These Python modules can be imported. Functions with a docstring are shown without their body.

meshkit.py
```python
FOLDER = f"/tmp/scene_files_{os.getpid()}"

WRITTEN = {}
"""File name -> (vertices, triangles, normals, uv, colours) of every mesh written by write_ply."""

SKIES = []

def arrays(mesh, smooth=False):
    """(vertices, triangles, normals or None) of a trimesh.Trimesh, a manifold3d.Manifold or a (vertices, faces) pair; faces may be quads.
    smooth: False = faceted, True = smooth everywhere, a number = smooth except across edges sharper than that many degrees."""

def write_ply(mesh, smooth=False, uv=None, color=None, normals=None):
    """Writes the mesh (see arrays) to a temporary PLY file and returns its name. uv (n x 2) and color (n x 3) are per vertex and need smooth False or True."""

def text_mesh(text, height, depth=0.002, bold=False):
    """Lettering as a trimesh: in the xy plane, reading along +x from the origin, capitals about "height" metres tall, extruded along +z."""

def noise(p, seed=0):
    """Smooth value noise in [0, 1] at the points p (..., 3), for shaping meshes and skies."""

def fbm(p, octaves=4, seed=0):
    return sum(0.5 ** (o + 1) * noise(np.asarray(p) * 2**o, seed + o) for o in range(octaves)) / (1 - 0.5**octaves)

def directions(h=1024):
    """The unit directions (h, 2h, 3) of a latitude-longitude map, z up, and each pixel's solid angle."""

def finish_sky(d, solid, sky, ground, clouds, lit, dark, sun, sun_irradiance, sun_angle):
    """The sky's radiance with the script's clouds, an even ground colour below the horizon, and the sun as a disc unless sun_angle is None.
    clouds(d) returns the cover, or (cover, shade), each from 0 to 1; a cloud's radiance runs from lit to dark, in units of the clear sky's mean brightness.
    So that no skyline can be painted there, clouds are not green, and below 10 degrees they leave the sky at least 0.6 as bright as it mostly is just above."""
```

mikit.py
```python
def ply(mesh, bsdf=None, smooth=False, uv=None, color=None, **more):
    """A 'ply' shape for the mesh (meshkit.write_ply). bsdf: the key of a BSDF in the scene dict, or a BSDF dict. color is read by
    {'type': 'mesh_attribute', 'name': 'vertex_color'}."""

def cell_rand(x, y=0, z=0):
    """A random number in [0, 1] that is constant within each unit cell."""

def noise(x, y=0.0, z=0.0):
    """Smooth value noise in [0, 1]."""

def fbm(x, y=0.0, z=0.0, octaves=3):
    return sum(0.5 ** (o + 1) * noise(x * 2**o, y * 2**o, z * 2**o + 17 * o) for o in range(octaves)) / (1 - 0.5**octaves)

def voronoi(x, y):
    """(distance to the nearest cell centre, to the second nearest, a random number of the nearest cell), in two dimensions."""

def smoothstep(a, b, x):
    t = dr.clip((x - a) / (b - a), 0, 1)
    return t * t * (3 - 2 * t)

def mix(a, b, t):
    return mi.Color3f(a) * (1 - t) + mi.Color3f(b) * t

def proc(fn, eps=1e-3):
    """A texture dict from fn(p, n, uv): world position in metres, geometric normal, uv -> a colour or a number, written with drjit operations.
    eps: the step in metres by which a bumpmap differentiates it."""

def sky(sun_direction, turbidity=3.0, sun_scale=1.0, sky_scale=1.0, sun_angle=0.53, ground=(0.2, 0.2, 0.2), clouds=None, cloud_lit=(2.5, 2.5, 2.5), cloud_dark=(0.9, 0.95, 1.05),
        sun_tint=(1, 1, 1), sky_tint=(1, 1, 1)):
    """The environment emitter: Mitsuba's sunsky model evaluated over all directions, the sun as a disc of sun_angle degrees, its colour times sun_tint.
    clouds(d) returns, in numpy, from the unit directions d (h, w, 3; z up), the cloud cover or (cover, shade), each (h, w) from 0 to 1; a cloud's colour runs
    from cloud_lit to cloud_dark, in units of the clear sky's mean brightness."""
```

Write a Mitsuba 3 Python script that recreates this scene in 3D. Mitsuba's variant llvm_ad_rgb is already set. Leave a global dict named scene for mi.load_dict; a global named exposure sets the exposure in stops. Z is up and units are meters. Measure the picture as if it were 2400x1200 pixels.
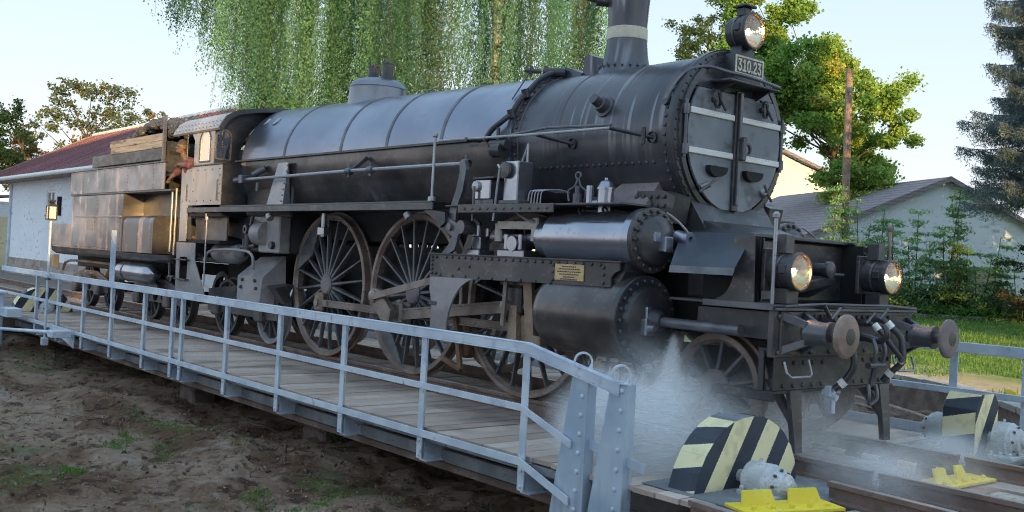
import math, random, numpy as np, trimesh, mitsuba as mi, drjit as dr, mikit, meshkit
import manifold3d as m3
from shapely.geometry import Polygon, Point, box as sbox
from shapely.ops import unary_union
from mikit import noise, fbm, voronoi, smoothstep, mix, proc, cell_rand
T4 = mi.ScalarTransform4f
random.seed(3)
PI = math.pi
scene, labels = {}, {}
# ------------------------------------------------------------------ camera, sky, exposure
CAM = np.array([10.8337, -8.3002, 1.5524]); FWD = np.array([-0.76347, 0.64581, 0.006476]); UPV = np.array([-0.02927, -0.04462, 0.99858])
scene['camera'] = {'type': 'perspective', 'fov': 54.863, 'fov_axis': 'x', 'near_clip': 0.1, 'far_clip': 3000.0,
                   'to_world': T4().look_at(origin=CAM.tolist(), target=(CAM + FWD).tolist(), up=UPV.tolist())}
exposure = 3.74
SUN = np.array([0.90, -0.42, 0.155]); SUN = SUN / np.linalg.norm(SUN)
def wisps(d):
    x, y, z = d[..., 0], d[..., 1], np.maximum(d[..., 2], 1e-3)
    veil = 0.84 + 0.12 * np.exp(-z / 0.2)
    return np.clip(veil, 0, 1), np.clip((z - 0.02) / 0.42, 0, 1) ** .8
scene['sky'] = mikit.sky(SUN.tolist(), turbidity=3.2, sun_scale=0.55, sky_scale=1.0, clouds=wisps, cloud_lit=(1.66, 1.68, 1.72), cloud_dark=(0.90, 1.30, 1.72),
                         sky_tint=(0.98, 1.0, 1.06), sun_tint=(.92, 1.0, 1.14))

# ------------------------------------------------------------------ entry helpers
_n = {}
def key(base):
    if base not in _n and base not in scene and base not in labels:
        _n[base] = 0; return base
    _n[base] = _n.get(base, 0) + 1
    return '%s_%03d' % (base, _n[base])
def thing(name, label, cat, group=None, kind=None):
    k = key(name); labels[k] = {'label': label, 'category': cat}
    if group: labels[k]['group'] = group
    if kind: labels[k]['kind'] = kind
    return k
def put(k, mesh, mat, smooth=32, **kw):
    scene[k] = mikit.ply(mesh, mat, smooth, **kw); return k
def part(parent, name, mesh, mat, smooth=32, kind=None, label=None, **kw):
    k = key(parent + '__' + name); put(k, mesh, mat, smooth, **kw)
    if kind or label:
        labels[k] = {}
        if kind: labels[k]['kind'] = kind
        if label: labels[k]['label'] = label
    return k
def structure(name, mesh, mat, label, cat, smooth=False, kind='structure', **kw):
    k = thing(name, label, cat, kind=kind); put(k, mesh, mat, smooth, **kw); return k

# ------------------------------------------------------------------ mesh helpers
def TM(v, f): return trimesh.Trimesh(np.asarray(v, float), np.asarray(f, int), process=False)
def cat(ms): return trimesh.util.concatenate([m for m in ms if m is not None])
def hull(pts): return trimesh.Trimesh(pts, process=False).convex_hull
def bx(x0, x1, y0, y1, z0, z1, b=0.0):
    if x0 > x1: x0, x1 = x1, x0
    if y0 > y1: y0, y1 = y1, y0
    if z0 > z1: z0, z1 = z1, z0
    if b <= 0:
        m = trimesh.creation.box((x1 - x0, y1 - y0, z1 - z0)); m.apply_translation(((x0 + x1) / 2, (y0 + y1) / 2, (z0 + z1) / 2)); return m
    b = min(b, .45 * min(x1 - x0, y1 - y0, z1 - z0)); p = []
    for x, sx in ((x0, 1), (x1, -1)):
        for y, sy in ((y0, 1), (y1, -1)):
            for z, sz in ((z0, 1), (z1, -1)):
                p += [(x + sx * b, y + sy * b, z), (x + sx * b, y, z + sz * b), (x, y + sy * b, z + sz * b)]
    return hull(p)
def frame(d):
    d = np.asarray(d, float); d = d / np.linalg.norm(d)
    a = np.cross(d, (0, 0, 1.0) if abs(d[2]) < .95 else (1.0, 0, 0)); a /= np.linalg.norm(a)
    return d, a, np.cross(d, a)
def lathe(prof, o=(0, 0, 0), axis=(1, 0, 0), n=48, a0=0, a1=2 * PI):
    """prof: (t along axis, radius)"""
    d, a, b = frame(axis); o = np.asarray(o, float); full = abs(a1 - a0) > 2 * PI - 1e-6
    th = np.linspace(a0, a1, n + (0 if full else 1), endpoint=not full) if not full else np.arange(n) * 2 * PI / n
    k = len(th); pr = np.asarray(prof, float)
    cs = np.cos(th)[:, None] * a + np.sin(th)[:, None] * b
    v = (o + pr[:, None, 0:1] * d + pr[:, None, 1:2] * cs[None]).reshape(-1, 3); f = []
    m = k if full else k - 1
    j = np.arange(m); j2 = (j + 1) % k
    for i in range(len(pr) - 1):
        A, B = i * k, (i + 1) * k
        f += [np.stack([A + j, A + j2, B + j2], 1), np.stack([A + j, B + j2, B + j], 1)]
    me = TM(v, np.vstack(f)); return me
def cyl(p0, p1, r, r1=None, n=20):
    p0, p1 = np.asarray(p0, float), np.asarray(p1, float); L = np.linalg.norm(p1 - p0); r1 = r if r1 is None else r1
    return lathe([(0, 0), (0, r), (L, r1), (L, 0)], p0, p1 - p0, n)
def tube(pts, r, n=8):
    P = np.asarray(pts, float); t = np.gradient(P, axis=0); t /= np.linalg.norm(t, axis=1, keepdims=True)
    ref = np.array([0.13, 0.21, 0.97]); A = []
    a = np.cross(t[0], ref); a /= np.linalg.norm(a)
    for i in range(len(P)):
        a = a - t[i] * (a @ t[i]); a /= np.linalg.norm(a); A.append(a.copy())
    A = np.array(A); B = np.cross(t, A); th = np.arange(n) * 2 * PI / n; r = np.broadcast_to(r, (len(P),))
    v = P[:, None] + r[:, None, None] * (np.cos(th)[None, :, None] * A[:, None] + np.sin(th)[None, :, None] * B[:, None])
    v = np.vstack([v.reshape(-1, 3), P[:1], P[-1:]]); f = []
    for i in range(len(P) - 1):
        for j in range(n):
            q = (j + 1) % n; f += [(i * n + j, i * n + q, (i + 1) * n + q), (i * n + j, (i + 1) * n + q, (i + 1) * n + j)]
    e = len(P) * n; L = (len(P) - 1) * n
    for j in range(n):
        q = (j + 1) % n; f += [(e, q, j), (e + 1, L + j, L + q)]
    return TM(v, f)
def curve(pts, n=24):
    from scipy.interpolate import PchipInterpolator
    P = np.asarray(pts, float); s = np.r_[0, np.cumsum(np.linalg.norm(np.diff(P, axis=0), axis=1))]
    return PchipInterpolator(s, P)(np.linspace(0, s[-1], n))
def ext(poly, a, b, plane):
    """extrude a shapely polygon; plane 'xz' along y, 'yz' along x, 'xy' along z"""
    if not isinstance(poly, Polygon) and not hasattr(poly, 'geoms'): poly = Polygon(poly)
    geoms = list(poly.geoms) if hasattr(poly, 'geoms') else [poly]; out = []
    for g in geoms:
        m = trimesh.creation.extrude_polygon(g, abs(b - a)); v = np.array(m.vertices); u, w, h = v[:, 0], v[:, 1], v[:, 2] + min(a, b)
        nv = {'xz': np.stack([u, h, w], 1), 'yz': np.stack([h, u, w], 1), 'xy': np.stack([u, w, h], 1)}[plane]
        f = np.array(m.faces); f = f[:, ::-1] if plane == 'xz' else f
        out.append(TM(nv, f))
    return cat(out)
def bolts(pts, nrm, r=.016, h=.014, n=6):
    pts = np.atleast_2d(np.asarray(pts, float)); N = np.broadcast_to(np.asarray(nrm, float), pts.shape); out = []
    for p, q in zip(pts, N):
        L = np.linalg.norm(q); out.append(lathe([(-.004, r), (h * .7, r), (h, r * .6), (h, 0)], p, q / L, n))
    return cat(out)
def ringpts(c, r, n, axis, a0=0, a1=2 * PI, end=False):
    d, a, b = frame(axis); th = np.linspace(a0, a1, n, endpoint=end)
    return np.asarray(c) + r * (np.cos(th)[:, None] * a + np.sin(th)[:, None] * b)
def bar(p0, p1, w, t, up=(0, 0, 1)):
    """rectangular bar from p0 to p1: w along 'up'-ish, t across"""
    p0, p1 = np.asarray(p0, float), np.asarray(p1, float); d = p1 - p0; d /= np.linalg.norm(d)
    s = np.cross(d, up); s /= np.linalg.norm(s); u = np.cross(s, d); p = []
    for q in (p0, p1):
        for i in (-1, 1):
            for j in (-1, 1): p.append(q + s * i * t / 2 + u * j * w / 2)
    return hull(p)
def moved(m, loc=(0, 0, 0), rz=0.0):
    m = m.copy()
    if rz: m.apply_transform(trimesh.transformations.rotation_matrix(rz, (0, 0, 1)))
    m.apply_translation(loc); return m
def mani(m): return trimesh.Trimesh(m.to_mesh().vert_properties[:, :3], m.to_mesh().tri_verts, process=False)

# ------------------------------------------------------------------ materials
def B(name, d, two=True):
    scene[name] = {'type': 'twosided', 'bsdf': d} if two else d; return name
def rgb(*c): return {'type': 'rgb', 'value': list(c)}
def princ(col, rough=.5, metal=0., spec=.5, **k):
    return {'type': 'principled', 'base_color': col if isinstance(col, dict) else rgb(*col), 'roughness': rough, 'metallic': metal, 'specular': spec, **k}
def grime(c0, c1, c2, s=2.0, streak=0.0):
    def f(p, n, uv):
        a = fbm(p.x * s, p.y * s, p.z * s, 4); b = noise(p.x * 9 * s, p.y * 9 * s, p.z * (2.2 if streak else 9 * s))
        c = mix(c0, c1, smoothstep(.35, .68, a)); return mix(c, c2, smoothstep(.62 - .1 * streak, .95, b * .6 + a * .45))
    return proc(f)
def roughmap(a, b, s=3.0):
    return proc(lambda p, n, uv: a + (b - a) * fbm(p.x * s + 7, p.y * s, p.z * s, 3))
RM = roughmap(.28, .62)
B('mat_black', princ(grime((.028, .028, .033), (.055, .053, .058), (.10, .08, .07), 2.2), roughmap(.22, .5), 0, .65))
B('mat_boiler', {'type': 'bumpmap', 'arbitrary': proc(lambda p, n, uv: fbm(p.x * 2.1, p.y * 2.6, p.z * 2.6, 2) + .25 * fbm(p.x * 7, p.y * 7, p.z * 7, 2), eps=5e-3), 'scale': .016, 'bsdf': princ(grime((.25, .26, .325), (.32, .33, .395), (.26, .26, .29), 1.1), roughmap(.22, .36, 1.6), 0.82, .6)})
B('mat_slope', princ(grime((.060, .072, .092), (.085, .098, .12), (.10, .10, .11), 2.0), roughmap(.3, .45, 3), .2, .6))
B('mat_dome', princ(grime((.20, .21, .25), (.27, .28, .315), (.24, .24, .25), 1.6), roughmap(.28, .42, 2.2), .7, .6))
def smokeb(p, n, uv):
    a = fbm(p.x * 1.7, p.y * 1.7, p.z * 1.2, 4); c = mix((.062, .062, .075), (.115, .112, .125), smoothstep(.3, .7, a))
    st = noise(p.x * 26, 0., p.z * 1.3) * noise(p.x * 5, 3., p.z * 2.5 + 9); k = smoothstep(.36, .62, st) * smoothstep(2.5, 3.1, p.z) * .55
    c = mix(c, (.34, .34, .36), k)
    r = noise(p.x * 14 + 31, 0., p.z * .9); return mix(c, (.15, .11, .095), smoothstep(.66, .95, r) * .6)
B('mat_smokebox', princ(proc(smokeb), roughmap(.22, .42, 3), .5, .7))
B('mat_frame', princ(grime((.048, .044, .046), (.098, .087, .087), (.19, .145, .12), 3.0), roughmap(.22, .52, 5), .15, .7))
B('mat_dust', princ(grime((.23, .21, .215), (.33, .305, .31), (.38, .33, .31), 3.4), .5, .1, .5))
B('mat_dark', princ((.022, .021, .022), .7, 0, .3))
B('mat_casing', princ(grime((.36, .37, .43), (.46, .46, .50), (.34, .28, .25), 2.6), roughmap(.16, .32, 4), .88, .6))
B('mat_oily_and_shade', princ(grime((.055, .046, .045), (.12, .10, .095), (.17, .135, .115), 2.0), roughmap(.12, .36, 3), .4, .8))  # oily cylinder metal; on the boiler the dark tone stands for shade
B('mat_steel', princ(grime((.30, .27, .25), (.40, .37, .35), (.25, .19, .15), 6), roughmap(.3, .5, 9), .6, .5))
B('mat_rod', princ(grime((.21, .17, .15), (.33, .27, .24), (.16, .11, .085), 5), .45, .45, .5))
B('mat_tyre', princ(grime((.22, .16, .135), (.33, .255, .22), (.17, .11, .085), 5), roughmap(.35, .6, 6), .4, .5))
B('mat_spoke', princ(grime((.085, .09, .10), (.14, .145, .155), (.17, .13, .11), 4), roughmap(.25, .5, 5), .2, .6))
B('mat_hub', princ(grime((.19, .155, .155), (.26, .215, .21), (.16, .12, .11), 5), .55, .1, .4))
B('mat_rust', princ(grime((.17, .095, .06), (.26, .155, .10), (.10, .06, .045), 6), .8, 0, .3))
B('mat_bronze', princ(grime((.27, .19, .135), (.35, .25, .18), (.17, .12, .09), 8), .55, .3, .5))
B('mat_rail', princ(grime((.16, .105, .085), (.24, .165, .14), (.11, .075, .06), 5), .75, .1, .4))
B('mat_railtop', princ(grime((.36, .31, .28), (.46, .41, .38), (.28, .2, .16), 5), .38, .5, .5))
B('mat_white', princ(grime((.74, .72, .68), (.82, .80, .76), (.45, .40, .34), 6), .55))
B('mat_cream', princ(grime((.58, .52, .40), (.68, .62, .49), (.38, .28, .18), 6), .5))
def doorc(p, n, uv):
    a = fbm(p.y * 2.2, p.z * 2.2, 1.7, 4); b = fbm(p.y * 7, p.z * 7, 5., 3)
    return mix(mix((.17, .185, .21), (.24, .255, .28), smoothstep(.35, .65, a)), (.125, .125, .135), smoothstep(.55, .8, b))
B('mat_door', princ(proc(doorc), .5, .15, .5))
B('mat_pipe', princ(grime((.11, .11, .125), (.17, .17, .185), (.2, .16, .14), 5), .36, .45, .5))
B('mat_brightpipe', princ(grime((.36, .36, .385), (.46, .46, .48), (.3, .26, .24), 5), .36, .6, .5))
def tenderc(p, n, uv):
    a = fbm(p.x * .9, p.y, p.z * 1.1, 4); v = noise(p.x * 7.5, 2., p.z * .55); w = fbm(p.x * 5, p.y, p.z * 3.5, 3)
    c = mix((.10, .095, .105), (.30, .28, .295), smoothstep(.38, .68, a)); c = mix(c, (.34, .22, .16), smoothstep(.60, .85, v) * .7)
    return mix(c, (.54, .48, .46), smoothstep(.55, .78, w * .7 + v * .3) * .6)
B('mat_tender', princ(proc(tenderc), roughmap(.10, .42, 2.2), .6, .7))
B('mat_cab', princ(grime((.30, .285, .29), (.40, .38, .375), (.38, .27, .20), 2.2, 1), roughmap(.2, .45, 3), .3, .7))
B('mat_coal', princ(grime((.05, .05, .058), (.085, .085, .095), (.12, .12, .13), 9), .5, 0, .6))
def galvc(p, n, uv):
    a = fbm(p.x * 3.2, p.y * 3.2, p.z * 3.2, 3); f = fbm(p.x * 16, p.y * 16, p.z * 11, 3)
    c = mix((.49, .565, .67), (.62, .685, .765), smoothstep(.35, .65, a)); c = mix(c, (.33, .38, .45), smoothstep(.60, .78, f) * .5)
    return mix(c, (.26, .17, .12), smoothstep(.74, .82, f * .75 + a * .3) * .7)
B('mat_galv', princ(proc(galvc), roughmap(.34, .55, 6), .15, .6))
B('mat_post', princ(grime((.36, .45, .56), (.48, .56, .65), (.27, .32, .38), 2.6, 1), roughmap(.35, .6, 6), .15, .5))
def plankc(p, n, uv):
    c = cell_rand(dr.floor(p.x / .235), 3, 1); g = noise(p.x * 60, p.y * 3.0, c * 40); a = fbm(p.x * 1.3, p.y * 1.3, 2., 3)
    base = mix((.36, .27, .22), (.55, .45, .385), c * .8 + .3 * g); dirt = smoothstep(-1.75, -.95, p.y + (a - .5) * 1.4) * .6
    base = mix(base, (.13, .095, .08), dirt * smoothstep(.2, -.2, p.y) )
    return mix(base, (.16, .13, .115), smoothstep(.6, .8, a) * .5)
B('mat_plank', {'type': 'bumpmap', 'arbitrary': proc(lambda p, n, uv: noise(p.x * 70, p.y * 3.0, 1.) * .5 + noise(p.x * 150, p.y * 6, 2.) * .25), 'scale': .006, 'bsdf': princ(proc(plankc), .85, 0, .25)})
def earthc(p, n, uv):
    r = fbm(p.x * 1.1, p.y * 1.1, 0., 4); s = fbm(p.x * 7, p.y * 7, 3., 4); f = noise(p.x * 42, p.y * 42, 5.)
    ang = fbm(p.x * .55 + 2.3 * p.y * .25, p.y * 1.9, 8., 3)
    c = mix((.15, .088, .055), (.31, .215, .155), smoothstep(.34, .62, r * .5 + ang * .5)); c = mix(c, (.36, .30, .245), smoothstep(.54, .74, s * .7 + ang * .3) * .6)
    c = mix(c, (.045, .028, .022), smoothstep(.56, .78, 1 - s) * .75); c = mix(c, (.34, .30, .27), smoothstep(.90, .97, f) * .6)
    g = fbm(p.x * .75 + 11, p.y * .75, 2., 4) * .7 + .3 * s
    return mix(c, (.085, .13, .035), smoothstep(.57, .70, g) * .5)
B('mat_earth', {'type': 'bumpmap', 'arbitrary': proc(lambda p, n, uv: fbm(p.x * 9, p.y * 9, 1., 5) + .35 * noise(p.x * 45, p.y * 45, 2.), eps=3e-3), 'scale': .11, 'bsdf': princ(proc(earthc), .95, 0, .15)})
def groundc(p, n, uv):
    r = dr.sqrt(dr.square(p.x + 3.5) + dr.square(p.y)); a = fbm(p.x * .6, p.y * .6, 1., 4); s = fbm(p.x * 6, p.y * 6, 3., 3)
    grav = mix((.15, .125, .115), (.27, .24, .22), s); dry = mix((.34, .28, .17), (.45, .38, .25), s); gr = mix((.10, .17, .035), (.20, .27, .07), s)
    g = smoothstep(11.4, 14.0, r + (a - .5) * 4.0); right = smoothstep(-12., -6., p.x) * smoothstep(4., 7.5, p.y)
    c = mix(dry, gr, g); return mix(grav, c, right)
B('mat_ground', {'type': 'bumpmap', 'arbitrary': proc(lambda p, n, uv: fbm(p.x * 10, p.y * 10, 1., 4), eps=4e-3), 'scale': .08, 'bsdf': princ(proc(groundc), .95, 0, .12)})
B('mat_concrete', princ(grime((.30, .28, .25), (.40, .38, .34), (.2, .18, .15), 3), .9, 0, .2))
B('mat_pitwall', princ(grime((.17, .125, .11), (.26, .205, .18), (.1, .075, .065), 5), .95, 0, .2))
def hazard(p, n, uv):
    u, v = uv.x, uv.y      # metres from the middle of the foot of the guard; the rim's u starts at -10
    a = (u - .62 * v + .52) / .42; b = (v - .28 * (u + 10.) + .22) / .40
    s = dr.select(u < -5., b, a); s = s - dr.floor(s); w = fbm(u * 9, v * 9, 3., 3)
    c = mix((.045, .055, .075), (.86, .77, .46), dr.select(s < .52, 1., 0.)); return mix(c, c * .7, smoothstep(.55, .8, w) * .6)
B('mat_hazard', princ(proc(hazard), .5, 0, .4))
def barstripe(p, n, uv):
    s = (p.x - 5.3 + p.y * .4) / .36; st = s - dr.floor(s)
    return mix((.06, .07, .09), (.84, .74, .42), dr.select(st < .5, 1., 0.))
B('mat_barstripe', princ(proc(barstripe), .5))
B('mat_guardgrey', princ(grime((.15, .16, .175), (.22, .23, .245), (.12, .11, .10), 5), .6))
B('mat_yellow', princ(grime((.78, .60, .03), (.84, .68, .06), (.42, .30, .08), 7), .5))
B('mat_cast', {'type': 'bumpmap', 'arbitrary': proc(lambda p, n, uv: fbm(p.x * 60, p.y * 60, p.z * 60, 3)), 'scale': .012, 'bsdf': princ(grime((.52, .54, .55), (.66, .68, .68), (.30, .30, .29), 9), .5, .25)})
B('mat_brass', princ(grime((.50, .36, .17), (.60, .46, .25), (.32, .22, .12), 14), .4, .5))
def plaster(c0, c1):
    return grime(c0, c1, tuple(.66 * x for x in c0), .8)
B('mat_bluewall', princ(plaster((.74, .77, .81), (.79, .815, .85)), .9, 0, .2))
B('mat_whitewall', princ(plaster((.60, .63, .68), (.66, .69, .74)), .9, 0, .2))
B('mat_creamwall', princ(plaster((.74, .75, .76), (.80, .81, .82)), .9, 0, .2))
B('mat_yellowwall', princ(plaster((.70, .62, .40), (.75, .67, .45)), .9, 0, .2))
B('mat_stone', princ(proc(lambda p, n, uv: mix(mix((.30, .25, .22), (.44, .38, .34), cell_rand(dr.floor(p.x / .6), dr.floor(p.z / .24), 2)), (.2, .17, .15), smoothstep(.55, .8, fbm(p.x * 4, p.y * 4, p.z * 4, 3)))), .9, 0, .2))
B('mat_redroof', princ(proc(lambda p, n, uv: mix(mix((.25, .118, .13), (.32, .16, .17), fbm(p.x * .5, p.y * .5, 1., 4)), (.17, .085, .085), smoothstep(.5, .8, noise(p.x * 4, p.y * .4, 3.)) * .6)), .75, 0, .3))
B('mat_brownroof', princ(proc(lambda p, n, uv: mix(mix((.24, .20, .215), (.31, .265, .28), fbm(p.x * 1.1, p.y * 1.1, 1., 4)), (.14, .11, .12), dr.select((p.z * 6.5 - dr.floor(p.z * 6.5)) < .2, .8, 0.))), .8, 0, .3))
B('mat_wood', princ(grime((.28, .20, .16), (.38, .29, .235), (.17, .12, .10), 5, 1), .85, 0, .2))
B('mat_greyboard', princ(proc(lambda p, n, uv: mix(mix((.27, .245, .22), (.40, .365, .33), noise(p.x * 2.5, 1., p.z * 45)), (.16, .14, .13), smoothstep(.55, .8, fbm(p.x * 3, 0., p.z * 9, 3)))), .85, 0, .2))
B('mat_bark', princ(grime((.10, .075, .055), (.17, .13, .10), (.05, .04, .03), 5), .95, 0, .1))
B('mat_birchbark', princ(proc(lambda p, n, uv: mix((.55, .52, .47), (.07, .06, .05), smoothstep(.56, .66, noise(p.x * 3, p.y * 3, p.z * 6.5)))), .8, 0, .2))
B('mat_leaf', {'type': 'principledthin', 'base_color': {'type': 'mesh_attribute', 'name': 'vertex_color'}, 'roughness': .55, 'diff_trans': .7, 'eta': 1.35}, False)
B('mat_blade', {'type': 'principledthin', 'base_color': {'type': 'mesh_attribute', 'name': 'vertex_color'}, 'roughness': .7, 'diff_trans': .6, 'eta': 1.3}, False)
B('mat_stonechip', princ({'type': 'mesh_attribute', 'name': 'vertex_color'}, .9, 0, .2))
B('mat_mirror', {'type': 'roughconductor', 'material': 'Al', 'alpha': .06, 'specular_reflectance': rgb(.98, .76, .48)})
B('mat_glass', {'type': 'thindielectric', 'int_ior': 1.5}, False)
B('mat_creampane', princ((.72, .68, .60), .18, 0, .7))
B('mat_pane', princ((.10, .12, .14), .08, 0, .8))
B('mat_skin', princ((.15, .095, .075), .6)); B('mat_shirt', princ((.13, .055, .065), .85)); B('mat_trousers', princ((.06, .07, .10), .8)); B('mat_hair', princ((.06, .045, .035), .7))
B('mat_red', princ((.42, .05, .04), .5))
exec_parts = []
# ------------------------------------------------------------------ wheels (axis along y)
def make_wheel(parent, name, cx, R, nsp, s, mats=('mat_tyre', 'mat_spoke', 'mat_hub'), yo=.82, weight=None, hubr=.155, seg=64, label=None):
    """s = -1 near side, +1 far side"""
    yy = lambda t: s * (yo - t)      # t = depth behind the outer face
    # profile along +y*(-s): (t, radius) closed ring
    prof = [(0, R - .058), (0, R - .006), (.006, R), (.105, R), (.112, R + .028), (.132, R + .028), (.138, R - .02), (.138, R - .085), (.045, R - .092), (.016, R - .066), (0, R - .058)]
    w = part(parent, name, lathe(prof, (cx, s * yo, R), (0, -s, 0), seg), mats[0], 28, label=label)
    part(w, 'hub', lathe([(-.03, 0), (-.03, hubr * .82), (-.012, hubr), (.16, hubr), (.17, hubr * .9), (.17, 0)], (cx, s * yo, R), (0, -s, 0), 32), mats[2])
    ri, ro = hubr * .95, R - .074
    for k in range(nsp):
        a = 2 * PI * (k + .35) / nsp; ca, sa = math.cos(a), math.sin(a); pts = []
        for r, w1, t1, t2 in ((ri, .052 if R > .8 else .058, .0, .085), (ri + .35 * (ro - ri), .036 if R > .8 else .042, .018, .075), (ro, .031 if R > .8 else .04, .028, .075)):
            for e in (-1, 1):
                pts += [(cx + ca * r - sa * e * w1 * .5, yy(t1 + .012), R + sa * r + ca * e * w1 * .5), (cx + ca * r - sa * e * w1 * .28, yy(t1), R + sa * r + ca * e * w1 * .28),
                        (cx + ca * r - sa * e * w1 * .5, yy(t2), R + sa * r + ca * e * w1 * .5)]
        part(w, 'spoke', hull(pts), mats[1], 40)
    if weight:
        a0, a1, d = weight; th = np.linspace(a0, a1, 20); r = R - .09
        po = [(cx + r * math.cos(t), R + r * math.sin(t)) for t in th]
        c0, c1 = po[0], po[-1]; mid = (np.array(c0) + np.array(c1)) / 2; mid = mid + (np.array([cx, R]) - mid) * d
        part(w, 'counterweight', ext(Polygon(po + [tuple(mid)]), yy(.012), yy(.09), 'xz'), mats[1], 30)
    return w

# ================================================================== LOCOMOTIVE
L = thing('steam_locomotive', 'black express steam locomotive with silver-blue boiler and big spoked wheels standing on the turntable', 'steam locomotive')
ZB = 2.95
def RB(x): return .888 + (3 - x) * .0258
part(L, 'boiler', lathe([(-4.9, RB(-4.9) - .3), (-4.9, RB(-4.9)), (-3.44, RB(-3.44)), (1.95, RB(1.95)), (1.95, .6)], (0, 0, ZB), (1, 0, 0), 96), 'mat_boiler', 40)
for x in (-3.44, -1.77, -.6, .62, 1.90):
    part(L, 'boiler_band', lathe([(-.03, RB(x) - .02), (-.03, RB(x) + .006), (-.025, RB(x) + .010), (.025, RB(x) + .008), (.03, RB(x) + .004), (.03, RB(x) - .02)], (x, 0, ZB), (1, 0, 0), 96), 'mat_pipe', 30)
part(L, 'boiler_lower_shade', lathe([(-4.7, RB(-4.7) + .012), (1.88, RB(1.88) + .012)], (0, 0, ZB), (1, 0, 0), 60, -1.80 + PI, 1.80 + PI) if 0 else
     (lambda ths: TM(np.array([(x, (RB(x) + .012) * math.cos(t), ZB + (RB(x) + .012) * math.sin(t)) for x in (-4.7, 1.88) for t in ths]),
                     [(i, i + 1, len(ths) + i + 1) for i in range(len(ths) - 1)] + [(i, len(ths) + i + 1, len(ths) + i) for i in range(len(ths) - 1)]))(np.linspace(PI - .06, 2 * PI + .06, 60)), 'mat_oily_and_shade', 40, label='oily lower half of the boiler casing, toned dark brown for its shade')  # downward-facing half gets a darker material, shade put into the colour
for s in (-1, 1):
    p = hull([(-5.0, s * 1.16, 3.0), (-5.0, s * 1.16, 3.028), (-5.0, s * 1.02, 3.0), (-5.0, s * 1.02, 3.028), (1.9, s * .98, 3.0), (1.9, s * .98, 3.028), (1.9, s * .85, 3.0), (1.9, s * .85, 3.028)])
    part(L, 'boiler_ledge', p, 'mat_black')
for x, y, z in ((-4.65, -.79, 3.7), (-4.29, -.79, 3.69)):
    nrm = np.array([0, y, z - ZB]); nrm /= np.linalg.norm(nrm); o = np.array([x, 0, ZB]) + nrm * RB(x)
    part(L, 'washout_plug', lathe([(-.03, .095), (.012, .095), (.022, .07), (.022, 0)], o, nrm, 24), 'mat_casing')
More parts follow.
